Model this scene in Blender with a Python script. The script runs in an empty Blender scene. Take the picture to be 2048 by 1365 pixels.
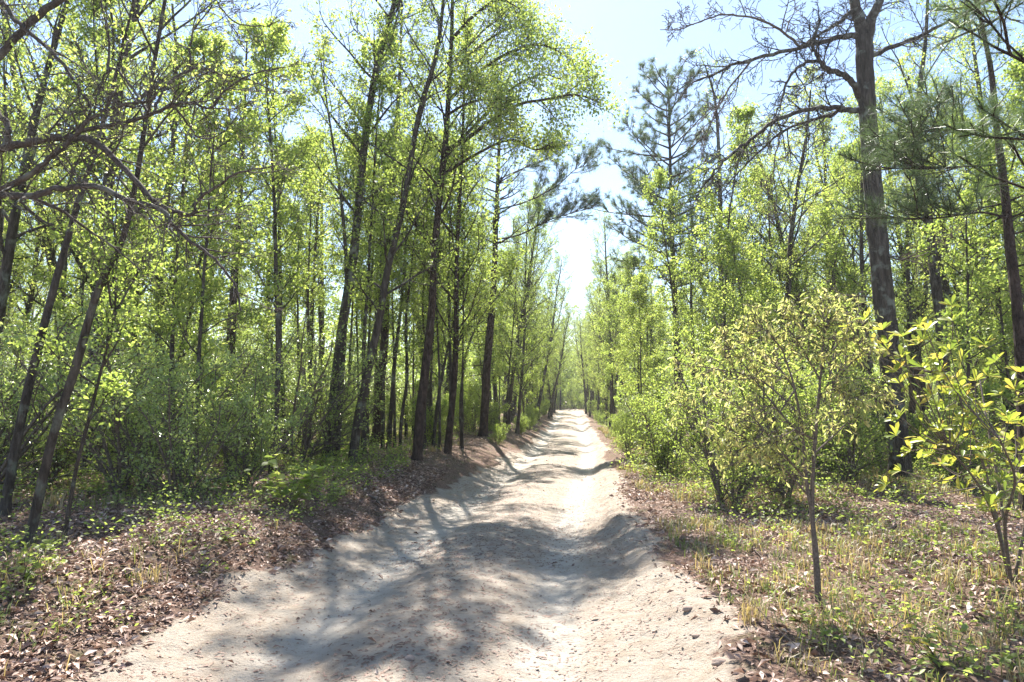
import bpy, math, random
import numpy as np
from mathutils import Vector

# ------------------------------------------------------------------ camera, sky, sun, exposure
scene = bpy.context.scene
COL = scene.collection
CAM_Z, F = 1.6, 1334.0                      # eye height; focal length in pixels of a 2048 px wide frame
YAW, PITCH = math.radians(4.54), math.radians(5.05)
cam_data = bpy.data.cameras.new("camera")
cam_data.sensor_width = 36.0
cam_data.lens = 36.0 * F / 2048.0
cam_data.clip_start, cam_data.clip_end = 0.05, 2000.0
cam = bpy.data.objects.new("camera", cam_data)
cam.location = (0, 0, CAM_Z)
cam.rotation_euler = (math.pi / 2 + PITCH, 0, YAW)
COL.objects.link(cam)
scene.camera = cam

SUN_EL, SUN_AZ = math.radians(56), math.radians(-10)     # azimuth clockwise from +Y
world = bpy.data.worlds.new("World")
scene.world = world
world.use_nodes = True
wn = world.node_tree.nodes
sky = wn.new('ShaderNodeTexSky')
sky.sky_type = 'NISHITA'
sky.sun_disc = False
sky.sun_elevation = SUN_EL
sky.sun_rotation = SUN_AZ
sky.air_density = 1.0
sky.dust_density = 0.4
sky.ozone_density = 1.6
world.node_tree.links.new(sky.outputs[0], wn['Background'].inputs[0])
wn['Background'].inputs[1].default_value = 0.09

sd = bpy.data.lights.new("sun", 'SUN')
sd.energy = 5.0
sd.angle = math.radians(0.53)
sd.color = (1.0, 0.955, 0.88)
sun = bpy.data.objects.new("sun", sd)
sdir = Vector((math.sin(SUN_AZ) * math.cos(SUN_EL), math.cos(SUN_AZ) * math.cos(SUN_EL), math.sin(SUN_EL)))
sun.rotation_euler = sdir.to_track_quat('Z', 'Y').to_euler()
sun.location = (0, 0, 30)
COL.objects.link(sun)
scene.view_settings.view_transform = 'Standard'
scene.view_settings.look = 'None'
scene.view_settings.exposure = 1.65
scene.view_settings.gamma = 1.0
scene.cycles.max_bounces = 8
scene.cycles.diffuse_bounces = 6
scene.cycles.transmission_bounces = 4
scene.cycles.glossy_bounces = 2
scene.cycles.use_denoising = True
scene.cycles.caustics_reflective = False
scene.cycles.caustics_refractive = False
scene.cycles.sample_clamp_indirect = 6.0

RNG = np.random.default_rng(20240412)
random.seed(7)

# ------------------------------------------------------------------ noise and terrain
def _hash(ix, iy, seed):
    h = (ix.astype(np.int64) * 374761393 + iy.astype(np.int64) * 668265263 + seed * 1442695041) & 0x7fffffff
    h = ((h ^ (h >> 13)) * 1274126177) & 0x7fffffff
    h = h ^ (h >> 16)
    return (h & 0xffff) / 65535.0

def vnoise(x, y, seed=0):
    ix, iy = np.floor(x), np.floor(y)
    fx, fy = x - ix, y - iy
    fx, fy = fx * fx * (3 - 2 * fx), fy * fy * (3 - 2 * fy)
    a, b = _hash(ix, iy, seed), _hash(ix + 1, iy, seed)
    c, d = _hash(ix, iy + 1, seed), _hash(ix + 1, iy + 1, seed)
    return (a + (b - a) * fx) * (1 - fy) + (c + (d - c) * fx) * fy

def fbm(x, y, octv=4, seed=0):
    s, a, t = 0.0, 1.0, 0.0
    for o in range(octv):
        s = s + a * vnoise(x * 2 ** o + 17.3 * o, y * 2 ** o - 9.1 * o, seed + o * 31)
        t += a
        a *= 0.5
    return s / t * 2 - 1

def sstep(a, b, x):
    t = np.clip((x - a) / (b - a), 0, 1)
    return t * t * (3 - 2 * t)

CY = [-10, 4, 9, 14, 20, 33, 50, 66, 80, 100, 140, 300]
CX = [-1.0, -1.0, -0.82, -0.5, -0.15, 0.0, 0.2, 0.35, -0.3, -2.5, -12.0, -60.0]
HY = [-10, 3, 7, 14, 22, 35, 60, 300]
HW = [1.98, 1.84, 1.52, 1.22, 1.12, 1.1, 1.15, 1.15]
def centre(y): return np.interp(y, CY, CX)
def half(y): return np.interp(y, HY, HW)

def gz(x, y):
    x = np.asarray(x, float); y = np.asarray(y, float)
    d = x - centre(y); h = half(y)
    edge = 0.10 * fbm(x * 0.0 + y * 0.7, y * 0.0 + 3.3, 3, 5) + 0.10 * fbm(x * 1.3, y * 1.9, 2, 8)
    left = sstep(h - 0.35, h + 1.25, -d + edge) * 0.38
    right = sstep(h - 0.22, h + 0.5, d + edge) * 0.15
    lip = 0.05 * np.exp(-((d + edge - h - 0.12) / 0.20) ** 2) * (1 + 0.7 * fbm(x * 3, y * 2.2, 2, 71))
    rut = -0.06 * np.exp(-((d + 0.78) / 0.33) ** 2) - 0.075 * np.exp(-((d - 0.85) / 0.33) ** 2) + 0.02 * np.exp(-(d / 0.35) ** 2)
    onroad = 1 - sstep(h - 0.3, h + 0.3, np.abs(d))
    floor_ = (1 - onroad) * (0.09 * fbm(x * 0.35, y * 0.35, 3, 21) + 0.03 * fbm(x * 1.6, y * 1.6, 3, 33))
    sandn = 0.006 * fbm(x * 1.9, y * 1.3, 3, 41) + 0.011 * fbm(x * 4.5, y * 4, 3, 55) + 0.010 * (1 - np.abs(fbm(x * 11, y * 8, 2, 57))) * sstep(0.2, 0.6, vnoise(x * 1.2, y * 0.9, 58))
    lump = (0.012 + 0.06 * np.exp(-((np.abs(d) - h) / 0.3) ** 2)) * np.maximum(0, fbm(x * 5, y * 4.2, 3, 61))
    far = 0.45 * sstep(38, 66, y) - 0.3 * sstep(60, 110, y)
    return left + right + lip + rut * (0.5 + 0.5 * onroad) + floor_ + sandn + lump + far

def gz1(x, y): return float(gz(np.array([x]), np.array([y]))[0])

# camera helpers: a photo pixel to a world point at a given distance along the road / on the ground
_cy, _sy, _cp, _sp = math.cos(YAW), math.sin(YAW), math.cos(PITCH), math.sin(PITCH)
def ray(px, py):
    a, b = (px - 1024) / F, (682.5 - py) / F
    fwd, up = _cp - b * _sp, _sp + b * _cp
    return np.array([a * _cy - fwd * _sy, a * _sy + fwd * _cy, up])
def at(px, py, Y):
    r = ray(px, py)
    return r * (Y / r[1]) + np.array([0, 0, CAM_Z])
def on_ground(px, py):
    r = ray(px, py)
    t = np.arange(1.0, 120, 0.02)
    X, Y, Z = r[0] * t, r[1] * t, CAM_Z + r[2] * t
    k = np.argmax(Z < gz(X, Y))
    return np.array([X[k], Y[k], gz1(X[k], Y[k])])

# ------------------------------------------------------------------ mesh and object helpers
def fast_mesh(name, verts, faces, mats, rnd=None, smooth=False, mat_idx=None):
    me = bpy.data.meshes.new(name)
    verts = np.asarray(verts, dtype=np.float32)
    me.vertices.add(len(verts)); me.vertices.foreach_set('co', verts.ravel())
    if not isinstance(faces, list): faces = [faces]
    faces = [np.asarray(f, dtype=np.int32) for f in faces if len(f)]
    tot = np.concatenate([np.full(len(f), f.shape[1], np.int32) for f in faces])
    idx = np.concatenate([f.ravel() for f in faces])
    start = np.concatenate([[0], np.cumsum(tot)[:-1]]).astype(np.int32)
    me.loops.add(len(idx)); me.loops.foreach_set('vertex_index', idx)
    me.polygons.add(len(tot)); me.polygons.foreach_set('loop_start', start)
    try: me.polygons.foreach_set('loop_total', tot)
    except Exception: pass
    if smooth: me.polygons.foreach_set('use_smooth', np.ones(len(tot), bool))
    for m in (mats if isinstance(mats, (list, tuple)) else [mats]): me.materials.append(m)
    if mat_idx is not None: me.polygons.foreach_set('material_index', np.asarray(mat_idx, np.int32))
    if rnd is not None:
        a = me.attributes.new('rnd', 'FLOAT', 'FACE')
        a.data.foreach_set('value', np.asarray(rnd, np.float32))
    me.update(calc_edges=True)
    return me

def link(name, data, parent=None, loc=None):
    o = bpy.data.objects.new(name, data)
    COL.objects.link(o)
    if parent is not None: o.parent = parent
    if loc is not None: o.location = loc
    return o
def tag(o, label=None, cat=None, group=None, kind=None):
    if label: o['label'] = label
    if cat: o['category'] = cat
    if group: o['group'] = group
    if kind: o['kind'] = kind
    return o
def thing(name, loc, label, cat, group=None):
    return tag(link(name, None, None, loc), label, cat, group)
def copy_tree(root, loc, rz, sc, label, group):
    r = root.copy(); COL.objects.link(r)
    r.location = loc; r.rotation_euler = (0, 0, rz); r.scale = sc
    r['label'] = label; r['group'] = group
    for ch in list(root.children):
        c = ch.copy(); COL.objects.link(c); c.parent = r
    return r

def unit(v):
    v = np.asarray(v, float)
    return v / (np.linalg.norm(v, axis=-1, keepdims=True) + 1e-9)

class Wood:
    """collects tubes into one mesh"""
    def __init__(s): s.v, s.f, s.n = [], [], 0
    def tube(s, pts, rad, sides=5, rough=0.0, cap=True, rng=RNG):
        pts = np.asarray(pts, float); rad = np.asarray(rad, float); n = len(pts)
        t = np.gradient(pts, axis=0); t = unit(t)
        ref = np.array([0, 0, 1.0]) if abs(t[0, 2]) < 0.8 else np.array([1.0, 0, 0])
        u = unit(np.cross(t, ref)); w = np.cross(t, u)
        a = np.arange(sides) * 2 * math.pi / sides
        R = rad[:, None] * np.ones(sides)
        if rough > 0:
            jit = rng.normal(0, 1, (n, sides))
            jit = (jit + np.roll(jit, 1, 0)) * 0.7
            lobe = 0.7 * np.sin(a * 3 + rng.uniform(0, 6)) + 0.5 * np.sin(a * 5 + rng.uniform(0, 6))
            R = R * (1 + rough * (jit * 0.6 + lobe[None, :]))
        V = pts[:, None, :] + R[..., None] * (np.cos(a)[None, :, None] * u[:, None, :] + np.sin(a)[None, :, None] * w[:, None, :])
        s.v.append(V.reshape(-1, 3))
        i = np.arange(n - 1)[:, None] * sides + s.n
        j = np.arange(sides)[None, :]; j2 = (j + 1) % sides
        q = np.stack([i + j, i + j2, i + sides + j2, i + sides + j], -1).reshape(-1, 4)
        s.f.append(q); s.n += n * sides
        return pts
    def mesh(s, name, mat):
        return fast_mesh(name, np.concatenate(s.v), np.concatenate(s.f), mat, smooth=True)

def smooth_path(P, sub=5):
    P = np.asarray(P, float)
    if len(P) < 3: return np.stack([P[0] + (P[-1] - P[0]) * t for t in np.linspace(0, 1, sub + 1)])
    Q = np.vstack([2 * P[0] - P[1], P, 2 * P[-1] - P[-2]])
    out = []
    for i in range(1, len(Q) - 2):
        for t in np.arange(sub) / sub:
            a, b, c, d = Q[i - 1], Q[i], Q[i + 1], Q[i + 2]
            out.append(0.5 * (2 * b + (c - a) * t + (2 * a - 5 * b + 4 * c - d) * t * t + (3 * b - a - 3 * c + d) * t ** 3))
    out.append(Q[-2])
    return np.array(out)

def wander(p, d, L, n, jit, grav, rng):
    out = [np.array(p, float)]; d = unit(d); st = L / n
    J = rng.normal(0, jit, (n, 3))
    for i in range(n):
        d = d + J[i]; d[2] += grav; d = d / math.sqrt(d @ d)
        out.append(out[-1] + d * st)
    return np.array(out)

def side_dir(d, ang, rng, up=0.0, flat=0.0):
    d = unit(d); r = rng.normal(0, 1, 3)
    r[2] = r[2] * (1 - flat) + up
    r = r - d * (r @ d); r = unit(r)
    return unit(d * math.cos(ang) + r * math.sin(ang))

def grow(wood, sites, p, d, L, r, lvl, P, rng):
    """P: per-level dict lists n, jit, grav, kids, ang, ratio, start"""
    n = P['n'][lvl]
    pts = wander(p, d, L, n, P['jit'][lvl], P['grav'][lvl], rng)
    last = lvl == len(P['n']) - 1
    rad = np.linspace(r, max(r * (0.3 if not last else 0.25), P['rmin']), n + 1)
    wood.tube(pts, rad, P['sides'][lvl])
    if last:
        sites.append((pts, L)); return
    k = P['kids'][lvl]; k = max(1, int(round(k * rng.uniform(0.75, 1.25))))
    for i in range(k):
        t = P['start'][lvl] + (1 - P['start'][lvl]) * (i + rng.uniform(0.1, 0.9)) / k
        x = t * n; a = min(int(x), n - 1); q = pts[a] + (pts[a + 1] - pts[a]) * (x - a)
        dd = side_dir(pts[a + 1] - pts[a], P['ang'][lvl] * rng.uniform(0.7, 1.3), rng, P.get('up', 0.2), P.get('flat', 0.3))
        ll = L * P['ratio'][lvl] * rng.uniform(0.6, 1.2) * (1.15 - 0.6 * t)
        grow(wood, sites, q, dd, ll, max(r * (1 - 0.6 * t) * 0.55, P['rmin']), lvl + 1, P, rng)
    sites.append((pts[-max(2, n // 2):], L * 0.3))

def leaf_points(sites, per, rng, spread=0.05, lo=0.15):
    Ps, Ds = [], []
    for pts, L in sites:
        m = max(1, rng.poisson(per)); n = len(pts) - 1
        t = (lo + (1 - lo) * rng.random(m) ** 0.7) * n
        a = np.minimum(t.astype(int), n - 1)
        q = pts[a] + (pts[a + 1] - pts[a]) * (t - a)[:, None]
        Ps.append(q + rng.normal(0, spread, (m, 3)))
        Ds.append(unit(pts[a + 1] - pts[a]) * 0.6 + rng.normal(0, 0.7, (m, 3)))
    return np.concatenate(Ps), unit(np.concatenate(Ds))

def leaves_simple(P, D, size, rng, width=0.30, flat=0.8, fold=0.12, droop=0.0):
    """kite shaped leaves of two folded triangles each"""
    N = len(P)
    D = D + np.array([0, 0, -droop]); D = unit(D)
    up = rng.normal(0, flat, (N, 3)) + np.array([0, 0, 1.0])
    S = unit(np.cross(D, up)); Nn = np.cross(S, D)
    s = size * rng.uniform(0.55, 1.25, N)[:, None]
    mid = P + D * s * 0.5
    V = np.stack([P, mid + S * s * width + Nn * s * fold, P + D * s, mid - S * s * width + Nn * s * fold], 1).reshape(-1, 3)
    i = np.arange(N)[:, None] * 4
    Fc = np.stack([np.hstack([i, i + 1, i + 2]), np.hstack([i, i + 2, i + 3])], 1).reshape(-1, 3)
    r = np.repeat(rng.random(N), 2)
    return V, Fc, r

def leaves_fine(P, D, size, rng, width=0.22, flat=0.6, fold=0.10, curl=0.15, shape=(0.45, 1.0, 0.75), up_vec=None):
    """outlined leaves with midrib: 8 faces each"""
    N = len(P); D = unit(D)
    base_up = np.array([0, 0, 1.0]) if up_vec is None else up_vec
    up = rng.normal(0, flat, (N, 3)) + base_up
    S = unit(np.cross(D, up)); Nn = np.cross(S, D)
    s = size * rng.uniform(0.6, 1.2, N)[:, None]
    ts = [0.0, 0.25, 0.55, 0.82, 1.0]; ws = [0.0, shape[0], shape[1], shape[2], 0.0]
    cols = []
    for t, w in zip(ts, ws):
        c = P + D * s * t - Nn * s * curl * t * t
        cols.append((c, c + S * s * width * w + Nn * s * fold * w, c - S * s * width * w + Nn * s * fold * w))
    vs = [cols[0][0]]
    for k in (1, 2, 3): vs += [cols[k][0], cols[k][1], cols[k][2]]
    vs.append(cols[4][0])                       # 11 verts
    V = np.stack(vs, 1).reshape(-1, 3)
    i = np.arange(N)[:, None] * 11
    tri = [(0, 2, 1), (0, 1, 3), (7, 8, 10), (9, 7, 10)]
    quad = [(1, 2, 5, 4), (3, 1, 4, 6), (4, 5, 8, 7), (6, 4, 7, 9)]
    T = np.stack([i[:, 0:1] + np.array(q)[None] for q in tri], 1).reshape(-1, 3)
    Q = np.stack([i[:, 0:1] + np.array(q)[None] for q in quad], 1).reshape(-1, 4)
    r = rng.random(N)
    return V, [T, Q], np.concatenate([np.repeat(r, 4), np.repeat(r, 4)])

def needles(P, D, count, length, width, rng, spread=0.75, back=0.12):
    """tufts of thin needle triangles around each site"""
    N = len(P)
    Pn = np.repeat(P, count, 0); Dn = np.repeat(D, count, 0); M = len(Pn)
    dirs = unit(Dn * rng.uniform(0.35, 1.3, (M, 1)) + rng.normal(0, spread, (M, 3)))
    base = Pn - Dn * rng.uniform(0, back, (M, 1))
    L = length * rng.uniform(0.7, 1.15, (M, 1))
    S = unit(np.cross(dirs, rng.normal(0, 1, (M, 3)))) * width
    tip = base + dirs * L; tip[:, 2] -= L[:, 0] * 0.12
    V = np.stack([base - S * 0.5, base + S * 0.5, tip], 1).reshape(-1, 3)
    Fc = np.arange(M * 3).reshape(-1, 3)
    return V, Fc, np.repeat(rng.random(N), count)

# ------------------------------------------------------------------ materials
def new_mat(name):
    m = bpy.data.materials.new(name); m.use_nodes = True
    nt = m.node_tree; nt.nodes.clear()
    out = nt.nodes.new('ShaderNodeOutputMaterial')
    return m, nt, out
def N(nt, t, **kw):
    n = nt.nodes.new(t)
    for k, v in kw.items(): setattr(n, k, v)
    return n
def ramp(nt, fac, stops):
    r = N(nt, 'ShaderNodeValToRGB')
    e = r.color_ramp.elements
    while len(e) < len(stops): e.new(0.5)
    for el, (p, c) in zip(e, stops): el.position = p; el.color = (*c, 1)
    nt.links.new(fac, r.inputs[0]); return r.outputs[0]

def leaf_mat(name, stops, trans=0.45, tcol=(1.5, 1.6, 0.7), rough=0.45, spec=0.5, objvar=0.25):
    m, nt, out = new_mat(name); L = nt.links.new
    at_ = N(nt, 'ShaderNodeAttribute', attribute_name='rnd')
    oi = N(nt, 'ShaderNodeObjectInfo')
    mx = N(nt, 'ShaderNodeMath', operation='MULTIPLY_ADD'); mx.inputs[1].default_value = 1 - objvar
    ms = N(nt, 'ShaderNodeMath', operation='MULTIPLY'); ms.inputs[1].default_value = objvar
    L(oi.outputs['Random'], ms.inputs[0]); L(at_.outputs['Fac'], mx.inputs[0]); L(ms.outputs[0], mx.inputs[2])
    col = ramp(nt, mx.outputs[0], stops)
    pb = N(nt, 'ShaderNodeBsdfPrincipled')
    pb.inputs['Roughness'].default_value = rough
    pb.inputs['Specular IOR Level'].default_value = spec
    L(col, pb.inputs['Base Color'])
    vm = N(nt, 'ShaderNodeVectorMath', operation='MULTIPLY'); vm.inputs[1].default_value = tcol
    L(col, vm.inputs[0])
    tr = N(nt, 'ShaderNodeBsdfTranslucent'); L(vm.outputs[0], tr.inputs[0])
    mix = N(nt, 'ShaderNodeMixShader'); mix.inputs[0].default_value = trans
    L(pb.outputs[0], mix.inputs[1]); L(tr.outputs[0], mix.inputs[2]); L(mix.outputs[0], out.inputs[0])
    return m

def bark_mat(name, c1, c2, c3, scale=(9, 9, 2.2), bump=0.8, lichen=None):
    m, nt, out = new_mat(name); L = nt.links.new
    tc = N(nt, 'ShaderNodeTexCoord')
    mp = N(nt, 'ShaderNodeMapping'); mp.inputs['Scale'].default_value = scale
    L(tc.outputs['Object'], mp.inputs[0])
    n1 = N(nt, 'ShaderNodeTexNoise'); n1.inputs['Scale'].default_value = 1.6; n1.inputs['Detail'].default_value = 6
    n1.inputs['Roughness'].default_value = 0.65
    L(mp.outputs[0], n1.inputs[0])
    vo = N(nt, 'ShaderNodeTexVoronoi', feature='DISTANCE_TO_EDGE'); vo.inputs['Scale'].default_value = 1.7
    wob = N(nt, 'ShaderNodeVectorMath', operation='ADD'); L(mp.outputs[0], wob.inputs[0]); L(n1.outputs['Color'], wob.inputs[1])
    L(wob.outputs[0], vo.inputs[0])
    col = ramp(nt, n1.outputs[0], [(0.3, c1), (0.5, c2), (0.72, c3)])
    if lichen:
        n2 = N(nt, 'ShaderNodeTexNoise'); n2.inputs['Scale'].default_value = 5; n2.inputs['Detail'].default_value = 5
        L(tc.outputs['Object'], n2.inputs[0])
        rr = ramp(nt, n2.outputs[0], [(0.55, (0, 0, 0)), (0.66, (1, 1, 1))])
        mxx = N(nt, 'ShaderNodeMix', data_type='RGBA'); L(rr, mxx.inputs[0]); L(col, mxx.inputs[6])
        mxx.inputs[7].default_value = (*lichen, 1); col = mxx.outputs[2]
    pb = N(nt, 'ShaderNodeBsdfPrincipled'); pb.inputs['Roughness'].default_value = 0.9
    pb.inputs['Specular IOR Level'].default_value = 0.25
    L(col, pb.inputs['Base Color'])
    ad = N(nt, 'ShaderNodeMath', operation='ADD')
    cl = N(nt, 'ShaderNodeMath', operation='MINIMUM'); cl.inputs[1].default_value = 0.25
    L(vo.outputs[0], cl.inputs[0]); L(cl.outputs[0], ad.inputs[0])
    m3 = N(nt, 'ShaderNodeMath', operation='MULTIPLY'); m3.inputs[1].default_value = 0.5
    L(n1.outputs[0], m3.inputs[0]); L(m3.outputs[0], ad.inputs[1])
    bp = N(nt, 'ShaderNodeBump'); bp.inputs['Strength'].default_value = bump; bp.inputs['Distance'].default_value = 0.12
    L(ad.outputs[0], bp.inputs['Height']); L(bp.outputs[0], pb.inputs['Normal'])
    L(pb.outputs[0], out.inputs[0])
    return m

M = {}
M['leaf_yellow'] = leaf_mat('young yellow green leaf', [(0.0, (0.14, 0.205, 0.06)), (0.5, (0.235, 0.305, 0.09)), (1.0, (0.39, 0.41, 0.17))], 0.62, (1.9, 1.85, 1.1))
M['leaf_green'] = leaf_mat('spring green leaf', [(0.0, (0.12, 0.17, 0.05)), (0.5, (0.20, 0.265, 0.08)), (1.0, (0.32, 0.38, 0.13))], 0.62, (1.95, 1.9, 1.1))
M['leaf_glossy'] = leaf_mat('glossy holly green leaf', [(0.0, (0.17, 0.23, 0.08)), (0.5, (0.29, 0.36, 0.13)), (1.0, (0.46, 0.50, 0.24))], 0.5, (1.7, 1.75, 1.0), rough=0.22, spec=1.0)
M['leaf_tan'] = leaf_mat('olive tan young leaf', [(0.0, (0.24, 0.30, 0.10)), (0.5, (0.40, 0.42, 0.17)), (1.0, (0.58, 0.51, 0.28))], 0.6, (1.4, 1.4, 0.95), objvar=0)
M['leaf_lime'] = leaf_mat('bright lime rosette leaf', [(0.0, (0.16, 0.23, 0.055)), (0.5, (0.29, 0.34, 0.075)), (0.85, (0.46, 0.44, 0.11)), (1.0, (0.48, 0.34, 0.11))], 0.5, (1.45, 1.4, 0.8), rough=0.38, spec=0.5, objvar=0)
M['needle'] = leaf_mat('pine needle', [(0.0, (0.06, 0.095, 0.035)), (0.5, (0.10, 0.145, 0.055)), (1.0, (0.18, 0.23, 0.09))], 0.35, (1.3, 1.4, 1.0), rough=0.35, spec=0.7)
M['dead_leaf'] = leaf_mat('dry fallen leaf', [(0.0, (0.13, 0.075, 0.055)), (0.4, (0.27, 0.17, 0.13)), (0.75, (0.42, 0.29, 0.23)), (1.0, (0.60, 0.48, 0.40))], 0.12, (1, 0.9, 0.8), rough=0.6, spec=0.4, objvar=0)
M['grass'] = leaf_mat('grass blade', [(0.0, (0.13, 0.18, 0.05)), (0.40, (0.22, 0.26, 0.09)), (0.55, (0.34, 0.27, 0.15)), (1.0, (0.48, 0.36, 0.24))], 0.35, (1.4, 1.4, 0.8), objvar=0)
M['bark'] = bark_mat('grey brown bark', (0.032, 0.025, 0.021), (0.08, 0.063, 0.052), (0.16, 0.135, 0.115), lichen=(0.19, 0.20, 0.16))
M['bark_oak'] = bark_mat('furrowed oak bark', (0.04, 0.032, 0.027), (0.10, 0.082, 0.068), (0.20, 0.17, 0.145), scale=(9, 9, 1.8), bump=1.0, lichen=(0.27, 0.28, 0.24))
M['bark_pine'] = bark_mat('plated pine bark', (0.028, 0.019, 0.016), (0.075, 0.050, 0.040), (0.15, 0.105, 0.088), scale=(8, 8, 3.2), bump=1.0)
M['twig'] = bark_mat('bare grey twig bark', (0.07, 0.055, 0.048), (0.14, 0.11, 0.092), (0.25, 0.205, 0.175), scale=(30, 30, 30), bump=0.3)
M['twig_red'] = bark_mat('bare reddish twig bark', (0.04, 0.031, 0.027), (0.085, 0.068, 0.06), (0.17, 0.145, 0.13), scale=(20, 20, 20), bump=0.3, lichen=(0.17, 0.165, 0.14))

def ground_mat():
    m, nt, out = new_mat('sand and leaf mould'); L = nt.links.new
    tc = N(nt, 'ShaderNodeTexCoord')
    at_ = N(nt, 'ShaderNodeAttribute', attribute_name='sand')
    def noise(s, d=4, r=0.6):
        n = N(nt, 'ShaderNodeTexNoise'); n.inputs['Scale'].default_value = s; n.inputs['Detail'].default_value = d
        n.inputs['Roughness'].default_value = r; L(tc.outputs['Object'], n.inputs[0]); return n.outputs[0]
    nb, nm, nf, ng = noise(0.9), noise(6, 5), noise(38, 5, 0.7), noise(240, 3, 0.7)
    trk = N(nt, 'ShaderNodeAttribute', attribute_name='track')
    sand = ramp(nt, nm, [(0.3, (0.385, 0.34, 0.285)), (0.5, (0.51, 0.46, 0.395)), (0.7, (0.58, 0.53, 0.46))])
    # brown specks: bits of bark and needles pressed into the sand
    speck = ramp(nt, nf, [(0.57, (0, 0, 0)), (0.66, (1, 1, 1))])
    m1 = N(nt, 'ShaderNodeMix', data_type='RGBA'); L(speck, m1.inputs[0]); L(sand, m1.inputs[6]); m1.inputs[7].default_value = (0.26, 0.17, 0.13, 1)
    dirt = ramp(nt, nb, [(0.52, (0, 0, 0)), (0.72, (0.55, 0.55, 0.55))])
    m2 = N(nt, 'ShaderNodeMix', data_type='RGBA'); L(dirt, m2.inputs[0]); L(m1.outputs[2], m2.inputs[6]); m2.inputs[7].default_value = (0.36, 0.285, 0.225, 1)
    tr_s = N(nt, 'ShaderNodeMath', operation='MULTIPLY_ADD'); tr_s.inputs[1].default_value = -0.45; tr_s.inputs[2].default_value = 0.48
    L(trk.outputs['Fac'], tr_s.inputs[0])
    nn = N(nt, 'ShaderNodeMath', operation='MULTIPLY'); L(tr_s.outputs[0], nn.inputs[0])
    n_s = ramp(nt, nm, [(0.35, (0.3, 0.3, 0.3)), (0.62, (1.6, 1.6, 1.6))]); L(n_s, nn.inputs[1])
    m2b = N(nt, 'ShaderNodeMix', data_type='RGBA'); L(nn.outputs[0], m2b.inputs[0]); L(m2.outputs[2], m2b.inputs[6]); m2b.inputs[7].default_value = (0.30, 0.23, 0.17, 1)
    m2 = m2b
    litter = ramp(nt, nf, [(0.3, (0.07, 0.045, 0.036)), (0.48, (0.17, 0.11, 0.085)), (0.62, (0.29, 0.20, 0.155)), (0.78, (0.42, 0.32, 0.26))])
    lg = ramp(nt, nm, [(0.50, (0, 0, 0)), (0.68, (0.6, 0.6, 0.6))])
    m3 = N(nt, 'ShaderNodeMix', data_type='RGBA'); L(lg, m3.inputs[0]); L(litter, m3.inputs[6]); m3.inputs[7].default_value = (0.09, 0.11, 0.035, 1)
    # noisy edge between the two
    e = N(nt, 'ShaderNodeMath', operation='ADD'); L(at_.outputs['Fac'], e.inputs[0])
    e2 = N(nt, 'ShaderNodeMath', operation='MULTIPLY_ADD'); e2.inputs[1].default_value = 0.9; e2.inputs[2].default_value = -0.45
    L(nm, e2.inputs[0]); L(e2.outputs[0], e.inputs[1])
    er = ramp(nt, e.outputs[0], [(0.40, (0, 0, 0)), (0.60, (1, 1, 1))])
    mm = N(nt, 'ShaderNodeMix', data_type='RGBA'); L(er, mm.inputs[0]); L(m3.outputs[2], mm.inputs[6]); L(m2.outputs[2], mm.inputs[7])
    pb = N(nt, 'ShaderNodeBsdfPrincipled'); pb.inputs['Roughness'].default_value = 0.95
    pb.inputs['Specular IOR Level'].default_value = 0.15
    L(mm.outputs[2], pb.inputs['Base Color'])
    h1 = N(nt, 'ShaderNodeMath', operation='MULTIPLY_ADD'); h1.inputs[1].default_value = 0.65; L(nf, h1.inputs[0]); L(nm, h1.inputs[2])
    h2 = N(nt, 'ShaderNodeMath', operation='MULTIPLY_ADD'); h2.inputs[1].default_value = 0.12; L(ng, h2.inputs[0]); L(h1.outputs[0], h2.inputs[2])
    wv = N(nt, 'ShaderNodeTexWave', bands_direction='Y', wave_profile='SIN'); wv.inputs['Scale'].default_value = 5.5; wv.inputs['Distortion'].default_value = 5.0
    wv.inputs['Detail'].default_value = 2; wv.inputs['Detail Scale'].default_value = 3; L(tc.outputs['Object'], wv.inputs[0])
    tm = N(nt, 'ShaderNodeMath', operation='MULTIPLY'); L(wv.outputs['Fac'], tm.inputs[0]); L(trk.outputs['Fac'], tm.inputs[1])
    tm2 = N(nt, 'ShaderNodeMath', operation='MULTIPLY'); L(tm.outputs[0], tm2.inputs[0]); L(nb, tm2.inputs[1])
    h3 = N(nt, 'ShaderNodeMath', operation='MULTIPLY_ADD'); h3.inputs[1].default_value = 0.11; L(tm2.outputs[0], h3.inputs[0]); L(h2.outputs[0], h3.inputs[2])
    bp = N(nt, 'ShaderNodeBump'); bp.inputs['Strength'].default_value = 1.0; bp.inputs['Distance'].default_value = 0.055
    L(h3.outputs[0], bp.inputs['Height']); L(bp.outputs[0], pb.inputs['Normal'])
    L(pb.outputs[0], out.inputs[0])
    return m
M['ground'] = ground_mat()

# ------------------------------------------------------------------ ground and sand road
def spaced(lo, hi, step0, grow_, limit):
    v = [lo]; st = step0
    while v[-1] < limit:
        if v[-1] > hi: st *= grow_
        v.append(v[-1] + st)
    return np.array(v)
ys = spaced(-4.0, 11.0, 0.035, 1.016, 320.0)
xr = spaced(0.0, 5.2, 0.038, 1.06, 160.0); xl = spaced(0.0, 6.0, 0.038, 1.06, 160.0)
xs = np.concatenate([-xl[::-1][:-1], xr])
Xg, Yg = np.meshgrid(xs, ys)
Zg = gz(Xg, Yg)
dg = Xg - centre(Yg); hg = half(Yg)
en = 0.30 * fbm(Xg * 1.1, Yg * 0.8, 3, 91) + 0.12 * fbm(Xg * 6, Yg * 6, 2, 93)
sandv = 1 - sstep(-0.15, 0.45, np.where(dg < 0, -dg - hg + 0.10, dg - hg - 0.12) + en)
trackv = np.exp(-((dg + 0.78) / 0.22) ** 4) + np.exp(-((dg - 0.85) / 0.22) ** 4)
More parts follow.
